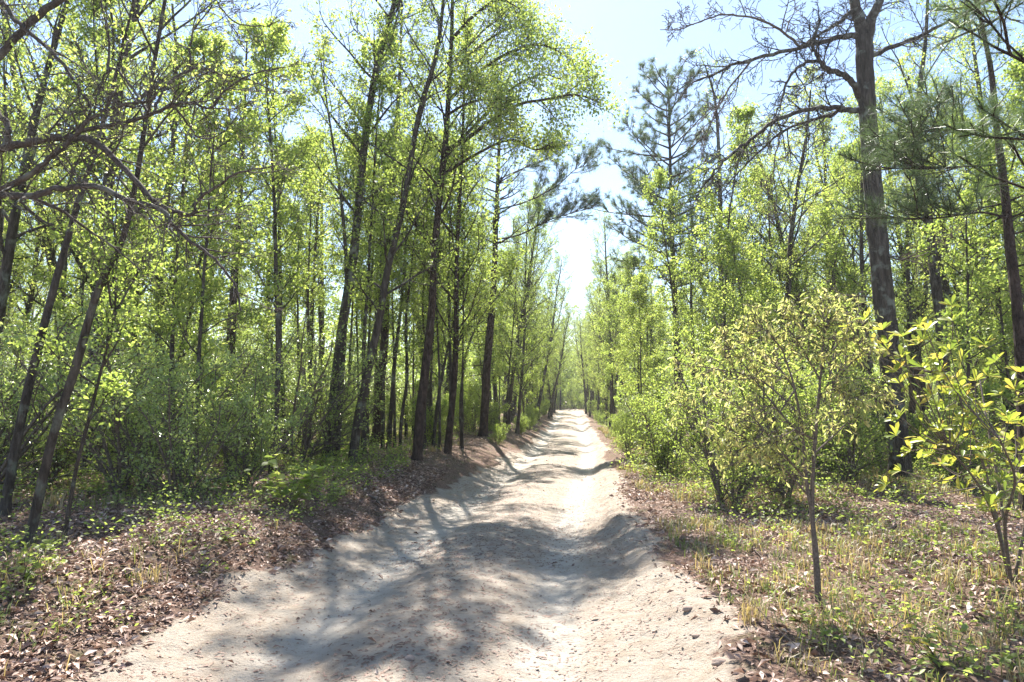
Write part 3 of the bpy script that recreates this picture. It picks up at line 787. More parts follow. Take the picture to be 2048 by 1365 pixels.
# right side: the big bare oak
def big_oak():
    rng = R(200); Y = on_ground(1800, 958)[1]
    path = px_path([(1802, 960), (1797, 900), (1786, 800), (1778, 700), (1768, 600), (1757, 500), (1746, 380), (1739, 280), (1733, 200), (1729, 130), (1728, 75)], Y, sub=6)
    hero(path); base = path[0].copy(); base[2] += 0.25
    root = thing('bare_oak', base, 'big bare oak with furrowed trunk and crooked dead boughs on the right', 'tree')
    L = lambda pts, dys, s=5: smooth_path([at(a, b, Y + d) - base for (a, b), d in zip(pts, dys)], s)
    n = len(path); w = Wood(); rad = np.interp(np.arange(n), [0, 2, 6, n * 0.5, n - 1], [0.27, 0.195, 0.18, 0.16, 0.145])
    w.tube(path - base, rad, 22, rough=0.075, rng=rng)
    link('trunk', w.mesh('bare_oak_trunk', M['bark_oak']), root)
    specs = [  # path, depth offsets, radii, kids, twig length
        ([(1729, 80), (1716, 30), (1700, -30), (1690, -160)], [0, 0, 0, 0], 0.125, 0.05, 8, 1.1),
        ([(1728, 100), (1742, 40), (1762, -10), (1790, -150)], [0, 0, 0, 0.2], 0.12, 0.05, 8, 1.1),
        ([(1722, 222), (1690, 218), (1650, 216), (1600, 224), (1545, 245), (1500, 280), (1460, 312), (1430, 342), (1402, 378)], [0, -.1, -.3, -.5, -.8, -1, -1.2, -1.3, -1.4], 0.055, 0.012, 26, 0.85),
        ([(1690, 220), (1655, 232), (1620, 242), (1560, 266), (1512, 312), (1472, 352), (1436, 395)], [-.1, .1, .2, .3, .4, .5, .5], 0.038, 0.010, 20, 0.75),
        ([(1722, 200), (1700, 160), (1675, 145), (1650, 136), (1632, 110), (1626, 80), (1640, 40)], [0, -.2, -.3, -.5, -.6, -.7, -.7], 0.065, 0.02, 12, 0.8),
        ([(1636, 122), (1600, 132), (1572, 168), (1562, 205), (1545, 240)], [-.55, -.8, -.9, -1, -1], 0.035, 0.010, 11, 0.7),
        ([(1714, 72), (1680, 74), (1640, 84), (1560, 106), (1480, 126), (1432, 146), (1385, 166)], [0, -.3, -.6, -1, -1.3, -1.5, -1.6], 0.055, 0.012, 22, 0.85),
        ([(1600, 95), (1560, 60), (1500, 35), (1440, 30), (1370, 55), (1320, 60)], [-.8, -1, -1.1, -1.2, -1.3, -1.4], 0.025, 0.006, 15, 0.7),
        ([(1706, 20), (1680, 45), (1650, 62), (1610, 88), (1570, 110)], [0, -.2, -.3, -.4, -.5], 0.04, 0.012, 10, 0.8),
        ([(1742, 112), (1790, 92), (1832, 76), (1900, 42), (1962, 20), (2040, 42)], [0, .1, .2, .3, .4, .5], 0.05, 0.015, 13, 0.8),
        ([(1560, 268), (1548, 330), (1552, 400), (1545, 450)], [.2, 0, -.1, -.1], 0.016, 0.005, 8, 0.5),
        ([(1500, 125), (1450, 190), (1420, 250), (1400, 300)], [-1.2, -1.3, -1.4, -1.4], 0.02, 0.006, 10, 0.6),
        ([(1757, 500), (1800, 520), (1850, 500), (1905, 470)], [0, -.3, -.6, -.9], 0.02, 0.006, 6, 0.6),
        ([(1768, 600), (1700, 590), (1640, 600), (1590, 590)], [0, .2, .5, .6], 0.014, 0.005, 7, 0.6),
    ]
    for pts, dys, r0, r1, kids, tl in specs:
        w = Wood(); s = []
        P3 = L(pts, dys); P3[2:-1] += rng.normal(0, 0.012, P3[2:-1].shape)
        bough(w, s, P3, r0, r1, rng, kids, tl, TWIGGY, t0=0.1, sides=9 if r0 > 0.05 else 6, rough=0.08, rk=0.015)
        link('bough', w.mesh('bare_oak_bough', M['bark_oak'] if r0 > 0.03 else M['twig']), root)
big_oak()

# right side pines and trunks
roadside_pine([(1358, 830), (1356, 760), (1350, 600), (1343, 450), (1340, 300), (1336, 150)], 0.17, 210,
              'tall pine standing against open sky right of the road', 24, t0=0.42, Lb=3.6, wh=0.36, tuft=75, nl=0.22, nw=0.006, dead=22, conic=0.75)
roadside('slender_tree', [(1457, 840), (1450, 700), (1443, 600), (1440, 400), (1436, 270), (1428, 190), (1410, 130)], 0.12, 211,
         'straight grey trunk with broken forked top, right of the tall pine', bark='bark_oak', nb=8, Lb=1.1, t0=0.5, per=2, Y=19)
roadside('slender_tree', [(1384, 835), (1386, 700), (1382, 600), (1384, 480), (1380, 380)], 0.08, 212, 'slim dark trunk between the tall pine and the forked grey trunk', nb=16, Lb=1.7, t0=0.4, Y=22, leaf='leaf_yellow')
roadside('slender_tree', [(1560, 840), (1552, 700), (1546, 600), (1540, 480), (1535, 350)], 0.08, 213, 'slim trunk behind the yellow bushes left of the big oak', nb=18, Lb=2.0, t0=0.35, Y=19, leaf='leaf_yellow')
roadside('tall_tree', [(1893, 885), (1883, 667), (1873, 580), (1858, 451), (1840, 370), (1832, 300), (1836, 200), (1850, 90), (1858, -60)], 0.155, 214,
         'lichened thick trunk behind and right of the big bare oak', bark='bark_oak', nb=12, Lb=1.9, t0=0.45, per=5, Y=15.5, leaf='leaf_yellow')
roadside_pine([(2052, 930), (2047, 800), (2042, 687), (2029, 564), (2016, 436), (2004, 333), (1994, 256), (1984, 154), (1970, 77), (1955, 0), (1945, -120)], 0.105, 215,
              'reddish barked pine leaning left at the right edge of the photo', 9.5, t0=0.84, Lb=1.3, tuft=44, nw=0.0026, dead=9,
              boughs=[([(1994, 246), (1930, 258), (1870, 262), (1815, 266)], [0, -.3, -.5, -.8], 0.016),
                      ([(2004, 330), (1930, 333), (1850, 338), (1770, 336)], [0, -.2, -.5, -.7], 0.018),
                      ([(2018, 437), (1960, 425), (1880, 436), (1790, 440)], [0, -.3, -.6, -.9], 0.018)])
roadside_pine([(2330, 1300), (2320, 900), (2300, 500), (2280, 200), (2270, -100), (2262, -300)], 0.07, 216,
              'young pine mostly beyond the right edge, its long needles poking in', 4.6, t0=0.97, Lb=0.6, tuft=75, nl=0.16, nw=0.0017, dead=0, wh=0.8, bk=0.3,
              boughs=[([(2275, 230), (2180, 190), (2060, 130), (1990, 95)], [0, -.1, -.3, -.4], 0.014),
                      ([(2285, 380), (2180, 330), (2090, 290), (2040, 270)], [0, -.2, -.4, -.5], 0.014),
                      ([(2290, 480), (2180, 430), (2090, 390), (2050, 370)], [0, -.1, -.2, -.3], 0.014)])

# overhanging bare tree at the left
def bare_left():
    rng = R(300); Y = 4.6
    path = px_path([(-300, 1250), (-290, 900), (-265, 650), (-235, 450), (-225, 250), (-220, 0), (-180, -220)], Y, 5)
    hero(path); base = path[0].copy(); base[2] += 0.25
    root = thing('bare_tree', base, 'bare budding tree reaching in from the left edge with arching crooked boughs', 'tree')
    w = Wood(); w.tube(path - base, np.linspace(0.13, 0.06, len(path)), 14, rough=0.05, rng=rng)
    link('trunk', w.mesh('bare_tree_trunk', M['twig_red']), root)
    specs = [
        ([(-228, 380), (-100, 330), (0, 298), (60, 285), (130, 275), (180, 280), (220, 310), (260, 350), (300, 395), (340, 420), (385, 428), (396, 400), (430, 375), (480, 345), (550, 332)], 0.040, 0.006, 20, 0.65),
        ([(-240, 480), (-100, 410), (0, 392), (60, 393), (110, 378), (190, 373), (250, 398), (320, 420), (345, 450), (372, 475), (430, 520), (470, 570), (482, 622)], 0.036, 0.006, 20, 0.6),
        ([(60, 395), (120, 420), (170, 455), (220, 490), (280, 540)], 0.016, 0.005, 8, 0.4),
        ([(-235, 440), (-80, 400), (0, 380), (60, 350), (105, 312), (150, 272), (182, 236), (240, 212), (300, 200), (330, 165)], 0.032, 0.006, 14, 0.6),
        ([(-222, 90), (-80, 20), (0, 5), (30, 40), (80, 82), (120, 122), (160, 180), (180, 215), (172, 245), (150, 275)], 0.022, 0.009, 14, 0.6),
        ([(-226, 300), (-80, 175), (0, 112), (55, 50), (120, 0), (190, -60)], 0.036, 0.024, 6, 0.5),
        ([(-228, 330), (-60, 200), (0, 232), (16, 262), (6, 300)], 0.03, 0.02, 3, 0.4),
        ([(165, 262), (210, 252), (270, 242), (310, 226), (350, 210), (380, 206), (420, 216), (450, 180), (500, 150), (570, 135)], 0.020, 0.004, 16, 0.5),
        ([(300, 232), (270, 186), (240, 146), (215, 142), (198, 180), (185, 240)], 0.014, 0.006, 9, 0.45),
        ([(310, 225), (322, 188), (352, 155), (400, 137), (442, 150), (500, 160), (560, 190)], 0.013, 0.004, 12, 0.45),
        ([(380, 140), (382, 80), (395, 50), (425, 10)], 0.010, 0.004, 8, 0.4),
        ([(215, 142), (218, 80), (205, 20), (200, -40)], 0.012, 0.005, 9, 0.45),
        ([(350, 215), (380, 255), (400, 275), (440, 270), (500, 205)], 0.010, 0.003, 9, 0.4),
        ([(420, -40), (440, 15), (480, 48), (530, 52), (560, 40)], 0.008, 0.003, 9, 0.35),
    ]
    sites = []
    for pts, r0, r1, kids, tl in specs:
        w = Wood(); s = []
        off = rng.uniform(-0.25, 0.35)
        P3 = smooth_path([at(a, b, Y + off * min(1, i / 3)) - base for i, (a, b) in enumerate(pts)], 5)
        P3[2:-1] += rng.normal(0, 0.004, P3[2:-1].shape); r0 *= 0.88
        bough(w, s, P3, r0, r1, rng, kids, tl, dict(TWIGGY, grav=[0.02, 0.01, 0.01], jit=[0.13, 0.13, 0.12], ang=[0.75, 0.65], rmin=0.0019, kids=[5, 4]), t0=0.15, sides=8, rough=0.05, rk=0.008)
        link('bough', w.mesh('bare_tree_bough', M['twig_red']), root); sites += s
    Pp, D = leaf_points(sites[::4], 0.2, rng, 0.01, lo=0.8)
    V, T, rn = leaves_simple(Pp, D, 0.035, rng)
    link('buds', fast_mesh('bare_tree_buds', V, T, M['leaf_yellow'], rn), root)
bare_left()

# foreground plants on the right
def sapling():
    rng = R(310); g = on_ground(1637, 1205); Y = g[1]
    p = hero(px_path([(1637, 1207), (1632, 1120), (1624, 1022), (1628, 908), (1637, 800), (1643, 729), (1648, 650)], Y, 4)); base = p[0].copy(); base[2] += 0.25
    root = thing('young_oak', base, 'thin young oak sapling with olive tan drooping leaves, nearest on the right', 'sapling')
    A = lambda pts, dy=0: smooth_path([at(a, b, Y + dy * i / len(pts)) - base for i, (a, b) in enumerate(pts)], 4)
    w = Wood(); sites = []
    w.tube(p - base, np.interp(np.arange(len(p)), [0, 6, len(p) - 1], [0.025, 0.018, 0.004]), 10, rough=0.07, rng=rng)
    w.tube(A([(1625, 1030), (1612, 960), (1606, 880), (1590, 780), (1565, 700)]), np.linspace(0.017, 0.005, 17), 7)
    link('trunk', w.mesh('young_oak_trunk', M['twig']), root)
    w = Wood()
    for pts, dy in [([(1606, 880), (1540, 800), (1480, 720), (1440, 670)], .3), ([(1624, 1000), (1560, 930), (1480, 870), (1400, 830), (1350, 800)], -.3),
                    ([(1600, 830), (1520, 760), (1440, 740), (1370, 730)], .4), ([(1637, 800), (1690, 740), (1740, 690)], -.2),
                    ([(1643, 729), (1690, 670), (1720, 620)], .3), ([(1640, 760), (1600, 690), (1560, 640)], .1), ([(1628, 908), (1680, 860), (1735, 800), (1770, 790)], .3),
                    ([(1565, 700), (1530, 660), (1500, 640)], -.2), ([(1645, 700), (1650, 650), (1640, 610)], .1), ([(1612, 960), (1560, 900), (1500, 830), (1430, 790)], -.5),
                    ([(1590, 780), (1540, 850), (1480, 900), (1440, 900)], -.3), ([(1630, 880), (1580, 860), (1540, 900), (1500, 930)], -.4),
                    ([(1590, 780), (1560, 740), (1500, 700), (1440, 700)], .5), ([(1640, 790), (1680, 780), (1700, 830)], -.4)]:
        bough(w, sites, A(pts, dy), 0.008, 0.003, rng, 14, 0.26, LEAFY, sides=5, rough=0, rk=0.0035)
    link('branches', w.mesh('young_oak_branches', M['twig']), root)
    Pp, D = leaf_points(sites, 2.0, rng, 0.02, lo=0.2)
    D[:, 2] -= 0.9
    V, T, rn = leaves_fine(Pp, D, 0.056, rng, width=0.14, flat=1.0)
    link('crown', fast_mesh('young_oak_crown', V, T, M['leaf_tan'], rn), root)
sapling()

def rosette_bush():
    rng = R(320); g = on_ground(1990, 1150); Y = g[1] - 0.2
    base = np.array([g[0], Y, gz1(g[0], Y)]); HERO_XY.append((g[0], Y))
    root = thing('laurel_bush', base, 'bush of bright lime leaf rosettes spreading at the right edge', 'shrub')
    w = Wood(); start = np.array([0, 0, -0.1])
    mains = [[(1990, 1150), (2010, 1050), (2030, 960), (2000, 880)], [(1992, 1150), (1990, 1040), (1950, 960), (1900, 900)], [(1995, 1150), (2060, 1000), (2090, 850), (2060, 760)],
             [(1992, 1150), (1980, 980), (1930, 820), (1880, 750)], [(1992, 1150), (2000, 990), (1975, 850), (1960, 760)]]
    nodes = []
    for k, mpts in enumerate(mains):
        q = smooth_path([start if i == 0 else at(a, b, Y + 0.12 * (k - 2) * i) - base for i, (a, b) in enumerate(mpts)], 5)
        w.tube(q, np.linspace(0.014, 0.006, len(q)), 6); nodes += list(q[6:])
    nodes = np.array(nodes)
    ros = [(1775, 700), (1803, 716), (1835, 690), (1790, 745), (1862, 725), (1900, 700), (1922, 722), (1880, 762), (1950, 762), (2003, 790), (1992, 722), (2042, 745), (1932, 792),
           (1962, 822), (2012, 832), (1862, 792), (1880, 862), (1850, 882), (1912, 882), (1962, 902), (2002, 905), (1822, 902), (1792, 872), (1802, 942), (1902, 932), (1952, 952),
           (2003, 960), (2042, 902), (2047, 852), (1745, 690), (1840, 652), (1905, 642), (1730, 640), (1700, 665), (2040, 960), (1980, 860), (1940, 860), (2060, 800), (2080, 700), (1970, 690),
           (1720, 720), (1765, 660), (1890, 820), (1925, 845), (2020, 880), (1990, 930), (2060, 930), (2045, 990), (1990, 1000), (1930, 985), (2030, 780), (1910, 760), (1845, 735), (1870, 905)]
    ros = ros + [(a + rng.uniform(-40, 40), b + rng.uniform(-35, 35)) for (a, b) in ros if rng.random() < 0.65]
    Ps, Ds = [], []
    for (a, b) in ros:
        t = at(a, b, Y + rng.uniform(-0.5, 0.3)) - base
        k = np.argmin(np.linalg.norm(nodes - t, axis=1) + np.maximum(0, nodes[:, 2] - t[2]) * 2)
        s0 = nodes[k]; mid = (s0 + t) / 2 + np.array([0, 0, -0.05]) + rng.normal(0, 0.03, 3)
        q = smooth_path([s0, mid, t], 4); w.tube(q, np.linspace(0.005, 0.0028, len(q)), 4)
        ax = unit(t - mid + np.array([0, 0, 0.08])); c = rng.integers(8, 13); g0 = rng.uniform(0, 6)
        for j in range(c):
            dd = side_dir(ax, 0.0, rng); u = unit(np.cross(ax, [0.3, 0.9, 0.1])); v = np.cross(ax, u); an = g0 + j * 6.28 / c
            Ps.append(t); Ds.append(unit(ax * rng.uniform(0.35, 1.1) + u * math.cos(an) + v * math.sin(an)))
        for j in range(2):
            Ps.append(q[4]); Ds.append(unit(ax * 0.4 + rng.normal(0, 0.7, 3)))
    link('stems', w.mesh('laurel_bush_stems', M['twig']), root)
    V, T, rn = leaves_fine(np.array(Ps), np.array(Ds), 0.10, rng, width=0.15, flat=0.5, fold=0.05, shape=(0.45, 0.9, 1.0))
    link('foliage', fast_mesh('laurel_bush_foliage', V, T, M['leaf_lime'], rn), root)
rosette_bush()

def broadleaf_plant(name, px, py, n, rad, h, size, mat, seed, label, stems=5, width=0.3, cat='plant'):
    rng = R(seed); g = on_ground(px, py); base = g
    root = thing(name, base, label, cat); w = Wood(); Ps, Ds = [], []
    for i in range(stems):
        a = rng.uniform(0, 6.28); q = wander([0, 0, -0.03], [math.cos(a) * 0.9 * rad / h, math.sin(a) * 0.9 * rad / h, 1.0], h * rng.uniform(0.8, 1.4), 6, 0.12, -0.01, rng)
        w.tube(q, np.linspace(0.005, 0.002, 7), 4)
        for j in range(n // stems):
            k = rng.integers(2, 7); b = rng.uniform(0, 6.28)
            Ps.append(q[k] + rng.normal(0, 0.012, 3)); Ds.append([math.cos(b), math.sin(b), rng.uniform(-0.2, 0.5)])
    link('stems', w.mesh(name + '_stems', M['twig']), root)
    V, T, rn = leaves_fine(np.array(Ps), unit(np.array(Ds)), size, rng, width=width, flat=0.35, shape=(0.8, 1.0, 0.6))
    link('foliage', fast_mesh(name + '_foliage', V, T, mat, rn), root)
broadleaf_plant('broadleaf_seedling', 575, 1010, 120, 0.5, 0.55, 0.13, M['leaf_yellow'], 330, 'broad leaved bright green seedling clump on the left bank by the road', 8, 0.42)
broadleaf_plant('holly_seedling', 665, 1000, 130, 0.35, 0.3, 0.05, M['leaf_glossy'], 331, 'small glossy seedling with pale leaves just right of the broad leaved clump', 9, 0.3)
broadleaf_plant('lime_seedling', 1900, 1345, 60, 0.28, 0.24, 0.075, M['leaf_lime'], 332, 'low lime green seedling in the bottom right corner', 8, 0.2)
broadleaf_plant('lime_seedling', 2010, 1330, 34, 0.2, 0.2, 0.07, M['leaf_green'], 333, 'low dark green seedling at the far bottom right corner', 6, 0.25)
broadleaf_plant('low_seedling', 1600, 1240, 22, 0.1, 0.1, 0.05, M['leaf_yellow'], 334, 'tiny pale seedling at the foot of the young oak', 4, 0.25)
broadleaf_plant('low_seedling', 1970, 1100, 30, 0.2, 0.16, 0.06, M['leaf_lime'], 335, 'low yellow green seedling under the lime rosette bush', 5, 0.25)
broadleaf_plant('corner_seedling', 40, 1160, 40, 0.3, 0.25, 0.07, M['leaf_green'], 336, 'low green leafy seedling in the left corner by the leaning trunks', 6, 0.35)
broadleaf_plant('low_seedling', 450, 1085, 16, 0.12, 0.16, 0.07, M['leaf_green'], 337, 'lone little green seedling in the litter below the broad leaved clump', 3, 0.4)

def place_shrub(name, px, py, h, mat, seed, label, Y=None, **kw):
    g = on_ground(px, py) if Y is None else at(px, py, Y); g[2] = gz1(g[0], g[1])
    HERO_XY.append((g[0], g[1]))
    return make_shrub(name, h, R(seed), M[mat], label=label, base=g, **kw)
place_shrub('roadside_sapling', 1322, 953, 1.15, 'leaf_green', 340, 'small dark stemmed leafy sapling at the right road edge', n_st=3, per=8, lsize=0.05, wide=0.3, cat='sapling')
place_shrub('leafy_bush', 1450, 880, 2.4, 'leaf_yellow', 341, 'yellow green leafy bush left of the young oak sapling', n_st=10, per=11, lsize=0.045, Y=9.4)
place_shrub('leafy_bush', 1560, 890, 2.9, 'leaf_yellow', 342, 'tall yellow green bush directly behind the young oak sapling', n_st=10, per=12, lsize=0.045, Y=10.2)
place_shrub('leafy_bush', 1690, 900, 2.3, 'leaf_green', 343, 'green bush seen just left behind the big oak trunk', n_st=8, per=9, lsize=0.055, Y=14.5)
place_shrub('leafy_bush', 1330, 865, 1.8, 'leaf_green', 344, 'low green bush on the right verge behind the roadside sapling', n_st=8, per=9, lsize=0.055, Y=13.0)
place_shrub('leafy_bush', 1480, 865, 2.4, 'leaf_green', 345, 'green bush in front of the forked grey trunk', n_st=8, per=9, lsize=0.055, Y=12.2)
place_shrub('leafy_bush', 1940, 870, 1.8, 'leaf_green', 346, 'dim green bush behind the lime rosettes right of the big oak', n_st=8, per=8, lsize=0.05, Y=14.0)

# small things on the ground
def fallen_branch(p0, p1, r, seed, label, mat='twig', sag=0.03, kids=3):
    rng = R(seed); a, b = on_ground(*p0), on_ground(*p1)
    n = 9; pts = a + (b - a) * np.linspace(0, 1, n)[:, None]; pts[:, :2] += rng.normal(0, 0.03, (n, 2)) * np.linalg.norm(b - a) * 0.4
    pts[:, 2] = gz(pts[:, 0], pts[:, 1]) + r * 0.8 + sag * np.abs(np.sin(np.linspace(0, 6, n)))
    root_loc = pts[0].copy(); w = Wood(); q = smooth_path(pts - root_loc, 3); w.tube(q, np.linspace(r, r * 0.3, len(q)), 6, rough=0.06, rng=rng)
    for i in range(kids):
        k = rng.integers(3, len(q) - 3); d = side_dir(q[k + 1] - q[k], 0.7, rng, 0.2); d[2] = abs(d[2]) * 0.25
        w.tube(wander(q[k], d, rng.uniform(0.15, 0.5), 5, 0.15, 0, rng), np.linspace(r * 0.4, r * 0.15, 6), 4)
    tag(link('fallen_branch', w.mesh('fallen_branch', M[mat]), None, root_loc), label, 'branch')
fallen_branch((742, 995), (800, 1040), 0.016, 400, 'curved root like stick on the left bank above the sand')
fallen_branch((160, 985), (262, 1002), 0.012, 401, 'pale fallen stick lying in the leaf litter near the left trunks')
fallen_branch((640, 945), (540, 950), 0.018, 402, 'brown fallen branch beside the broad leaved clump')
fallen_branch((1490, 1075), (1530, 1140), 0.008, 403, 'thin pale stick on the right bank left of the young oak')
fallen_branch((1690, 1100), (1930, 985), 0.012, 404, 'long thin fallen branch lying right of the young oak')
fallen_branch((1660, 985), (1700, 1020), 0.02, 405, 'short dark fallen branch in the shade behind the young oak')
fallen_branch((1300, 905), (1390, 912), 0.012, 406, 'pale stick beside the small roadside sapling on the right')
fallen_branch((400, 1150), (470, 1105), 0.008, 407, 'thin stick in the litter on the left near the sand edge')

def single_leaf(px, py, size, seed, label, mat, curl=0.3):
    rng = R(seed); g = on_ground(px, py) + np.array([0, 0, 0.015])
    V, T, rn = leaves_fine(np.zeros((1, 3)), np.array([[0.8, 0.5, 0.35]]), size, rng, width=0.3, curl=curl, fold=0.2)
    tag(link('fallen_leaf', fast_mesh('fallen_leaf', V, T, mat, rn), None, g), label, 'leaf')
single_leaf(1180, 1243, 0.085, 410, 'single curled brown leaf lying on the sand in the road', M['dead_leaf'])
pale = leaf_mat('pale bleached leaf', [(0, (0.6, 0.53, 0.46)), (1, (0.7, 0.64, 0.57))], 0.1, objvar=0)
single_leaf(1935, 1232, 0.12, 411, 'large pale bleached leaf in the litter at lower right', pale)

def clod(px, py, s, seed, label):
    rng = R(seed); g = on_ground(px, py); bm_v, bm_f = [], []
    import bmesh
    bm = bmesh.new(); bmesh.ops.create_icosphere(bm, subdivisions=3, radius=s)
    for v in bm.verts:
        c = v.co; k = 1 + 0.35 * (fbm(np.array([c.x / s * 1.3 + seed]), np.array([c.y / s * 1.3 + c.z / s * 2]), 3, 9)[0])
        v.co = Vector((c.x * k, c.y * k * 0.8, c.z * k * 0.6))
    me = bpy.data.meshes.new('sand_clod'); bm.to_mesh(me); bm.free(); me.materials.append(M['clod'])
    me.polygons.foreach_set('use_smooth', [True] * len(me.polygons))
    tag(link('sand_clod', me, None, g + np.array([0, 0, s * 0.15])), label, 'clod')
m, nt, out = new_mat('damp sand clod'); pb = N(nt, 'ShaderNodeBsdfPrincipled'); pb.inputs['Roughness'].default_value = 0.95
nz = N(nt, 'ShaderNodeTexNoise'); nz.inputs['Scale'].default_value = 30
nt.links.new(ramp(nt, nz.outputs[0], [(0.35, (0.20, 0.14, 0.11)), (0.65, (0.42, 0.33, 0.27))]), pb.inputs['Base Color']); nt.links.new(pb.outputs[0], out.inputs[0]); M['clod'] = m
clod(1438, 1330, 0.045, 420, 'brown clod of sand near the bottom right road edge')
clod(1375, 1222, 0.04, 421, 'upper clod of sand on the right road edge')
clod(1000, 930, 0.03, 422, 'small dark clod on the left side of the road further on')
clod(1392, 1275, 0.025, 423, 'smallest clod between the two clods on the right road edge')
clod(820, 1322, 0.03, 424, 'lumpy clod of sand at the bottom middle of the road')
# ------------------------------------------------------------------ the woods on both sides
KINDS = {}
ROOTS = {}
def kind(key, builders): KINDS[key] = [dict(root=b, used=False) for b in builders]
def put(key, x, y, rng, label, group, sc=(0.85, 1.15)):
    v = KINDS[key][rng.integers(len(KINDS[key]))]
    s = rng.uniform(*sc); scl = (s * rng.uniform(0.92, 1.08), s * rng.uniform(0.92, 1.08), s)
    loc = (x, y, gz1(x, y) - 0.02); rz = rng.uniform(0, 6.28)
    if not v['used']:
        r = v['root']; v['used'] = True
        r.location = loc; r.rotation_euler = (0, 0, rz); r.scale = scl; r['label'] = label; r['group'] = group
    else: r = copy_tree(v['root'], loc, rz, scl, label, group)
    r.rotation_euler = (rng.normal(0, 0.035), rng.normal(0, 0.035), rz)
    ROOTS.setdefault(group, []).append(r)
    return r
kind('yellow', [make_broad('forest_tree', h, r, R(500 + i), M['leaf_yellow'], M['bark'], nb, Lb, t0, 8, 0.066, 'x') for i, (h, r, nb, Lb, t0) in
                enumerate([(11.5, 0.12, 24, 2.3, 0.22), (10.5, 0.10, 24, 2.1, 0.28), (12.5, 0.13, 26, 2.4, 0.3)])])
kind('green', [make_broad('forest_tree', h, r, R(520 + i), M['leaf_green'], M['bark'], nb, Lb, t0, 8, 0.066, 'x') for i, (h, r, nb, Lb, t0) in
               enumerate([(11.0, 0.12, 24, 2.3, 0.25), (10.0, 0.10, 24, 2.0, 0.2), (12.5, 0.14, 26, 2.4, 0.35)])])
kind('pole', [make_broad('forest_sapling', h, r, R(540 + i), M[lm], M['bark'], nb, Lb, t0, 9, 0.07, 'x', 'sapling', sides=6) for i, (h, r, nb, Lb, t0, lm) in
              enumerate([(7.0, 0.045, 16, 1.3, 0.22, 'leaf_green'), (6.0, 0.035, 15, 1.2, 0.15, 'leaf_yellow'), (8.0, 0.05, 17, 1.3, 0.35, 'leaf_green'), (5.0, 0.03, 14, 1.2, 0.12, 'leaf_yellow')])])
kind('pine', [make_pine('pine_tree', 14.0, 0.16, R(560 + i), 'x', t0=0.5, tuft=26, nw=0.008, nl=0.19, Lb=2.4, dead=16) for i in range(2)])
kind('holly', [make_shrub('glossy_shrub', h, R(580 + i), M['leaf_glossy'], n_st=9, per=10, lsize=0.05, label='x', cat='shrub', wide=0.5) for i, h in enumerate([2.6, 3.2, 2.0])])
kind('bush', [make_shrub('leafy_bush', h, R(590 + i), M['leaf_green'], n_st=8, per=10, lsize=0.06, label='x', cat='shrub') for i, h in enumerate([1.6, 2.2])])

placed = [(x, y, 0.9) for x, y in HERO_XY]
def free(x, y, d):
    for (a, b, r) in placed:
        if (a - x) ** 2 + (b - y) ** 2 < max(d, min(r, d)) ** 2: return False
    return True
def open_sky(x, y):
    # two clearings where the photo looks out to open sky: one on each side of the road
    fx = x * _cy + y * _sy; fy = -x * _sy + y * _cy; a = fx / fy * F
    return (-660 < a < -290 and y < 28) or (140 < a < 520 and y < 34)
def visible(x, y):
    fx = x * _cy + y * _sy; fy = -x * _sy + y * _cy
    return fy > 1 and -1250 < fx / fy * F < 1250
WORDS = ['', 'first', 'second', 'third', 'fourth', 'fifth', 'sixth', 'seventh', 'eighth', 'ninth', 'tenth', 'eleventh', 'twelfth', 'thirteenth', 'fourteenth', 'fifteenth',
         'sixteenth', 'seventeenth', 'eighteenth', 'nineteenth', 'twentieth']
TENS = {20: 'twenty', 30: 'thirty', 40: 'forty'}
def nth(i): return WORDS[i] if i <= 20 else ({30: 'thirtieth', 40: 'fortieth'}.get(i) or TENS[i // 10 * 10] + '-' + WORDS[i % 10])
def number_by(group, how, text):
    rs = ROOTS.get(group, [])
    f = (lambda o: (o.location.x * _cy + o.location.y * _sy) / (-o.location.x * _sy + o.location.y * _cy)) if how == 'left' else (lambda o: o.location.y)
    for i, o in enumerate(sorted(rs, key=f)): o['label'] = text % nth(i + 1)
def fill(key, n, region, mind, label, group, seed, sc=(0.85, 1.15), clear=1.0, keep=True):
    rng = R(seed); x0, x1, y0, y1 = region; c = 0; tries = 0
    while c < n and tries < n * 40:
        tries += 1; y = y0 + (y1 - y0) * rng.random(); x = rng.uniform(x0, x1)
        if not visible(x, y): continue
        if abs(x - float(centre(y))) < float(half(y)) + clear: continue
        if not free(x, y, mind): continue
        if key in ('yellow', 'green') and open_sky(x, y): continue
        put(key, x, y, rng, label, group, sc); c += 1
        if keep: placed.append((x, y, mind))
def line(key, side, y0, y1, step, off, label, group, seed, sc):
    rng = R(seed); y = y0
    while y < y1:
        x = float(centre(y)) + side * (float(half(y)) + off + rng.uniform(-0.3, 0.8))
        put(key, x, y, rng, label, group, sc); y += step * rng.uniform(0.6, 1.4)

# the verges of the far road
line('yellow', 1, 44, 66, 3.2, 0.3, 'yellow green tree leaning over the right edge of the distant road', 'trees leaning over the distant road from the right', 606, (0.55, 0.8))
line('green', -1, 42, 70, 3.6, 0.35, 'green tree leaning over the left edge of the distant road', 'trees leaning over the distant road from the left', 607, (0.6, 0.85))
line('green', -1, 27, 76, 3.6, 1.2, 'green tree lining the left verge of the distant road', 'trees lining the left verge far along', 600, (0.7, 0.95))
line('pole', -1, 24, 75, 2.6, 1.0, 'leafy sapling lining the left verge of the distant road', 'saplings lining the left verge far along', 601, (0.8, 1.2))
line('yellow', 1, 32, 80, 3.4, 1.2, 'yellow green tree lining the right verge of the distant road', 'trees lining the right verge far along', 602, (0.62, 0.9))
line('pole', 1, 18, 78, 2.8, 1.2, 'leafy sapling lining the right verge of the distant road', 'saplings lining the right verge far along', 603, (0.7, 1.05))
line('bush', -1, 20, 70, 3.4, 0.8, 'green bush at the foot of the left verge far along the road', 'bushes on the left verge far along', 604, (0.45, 0.8))
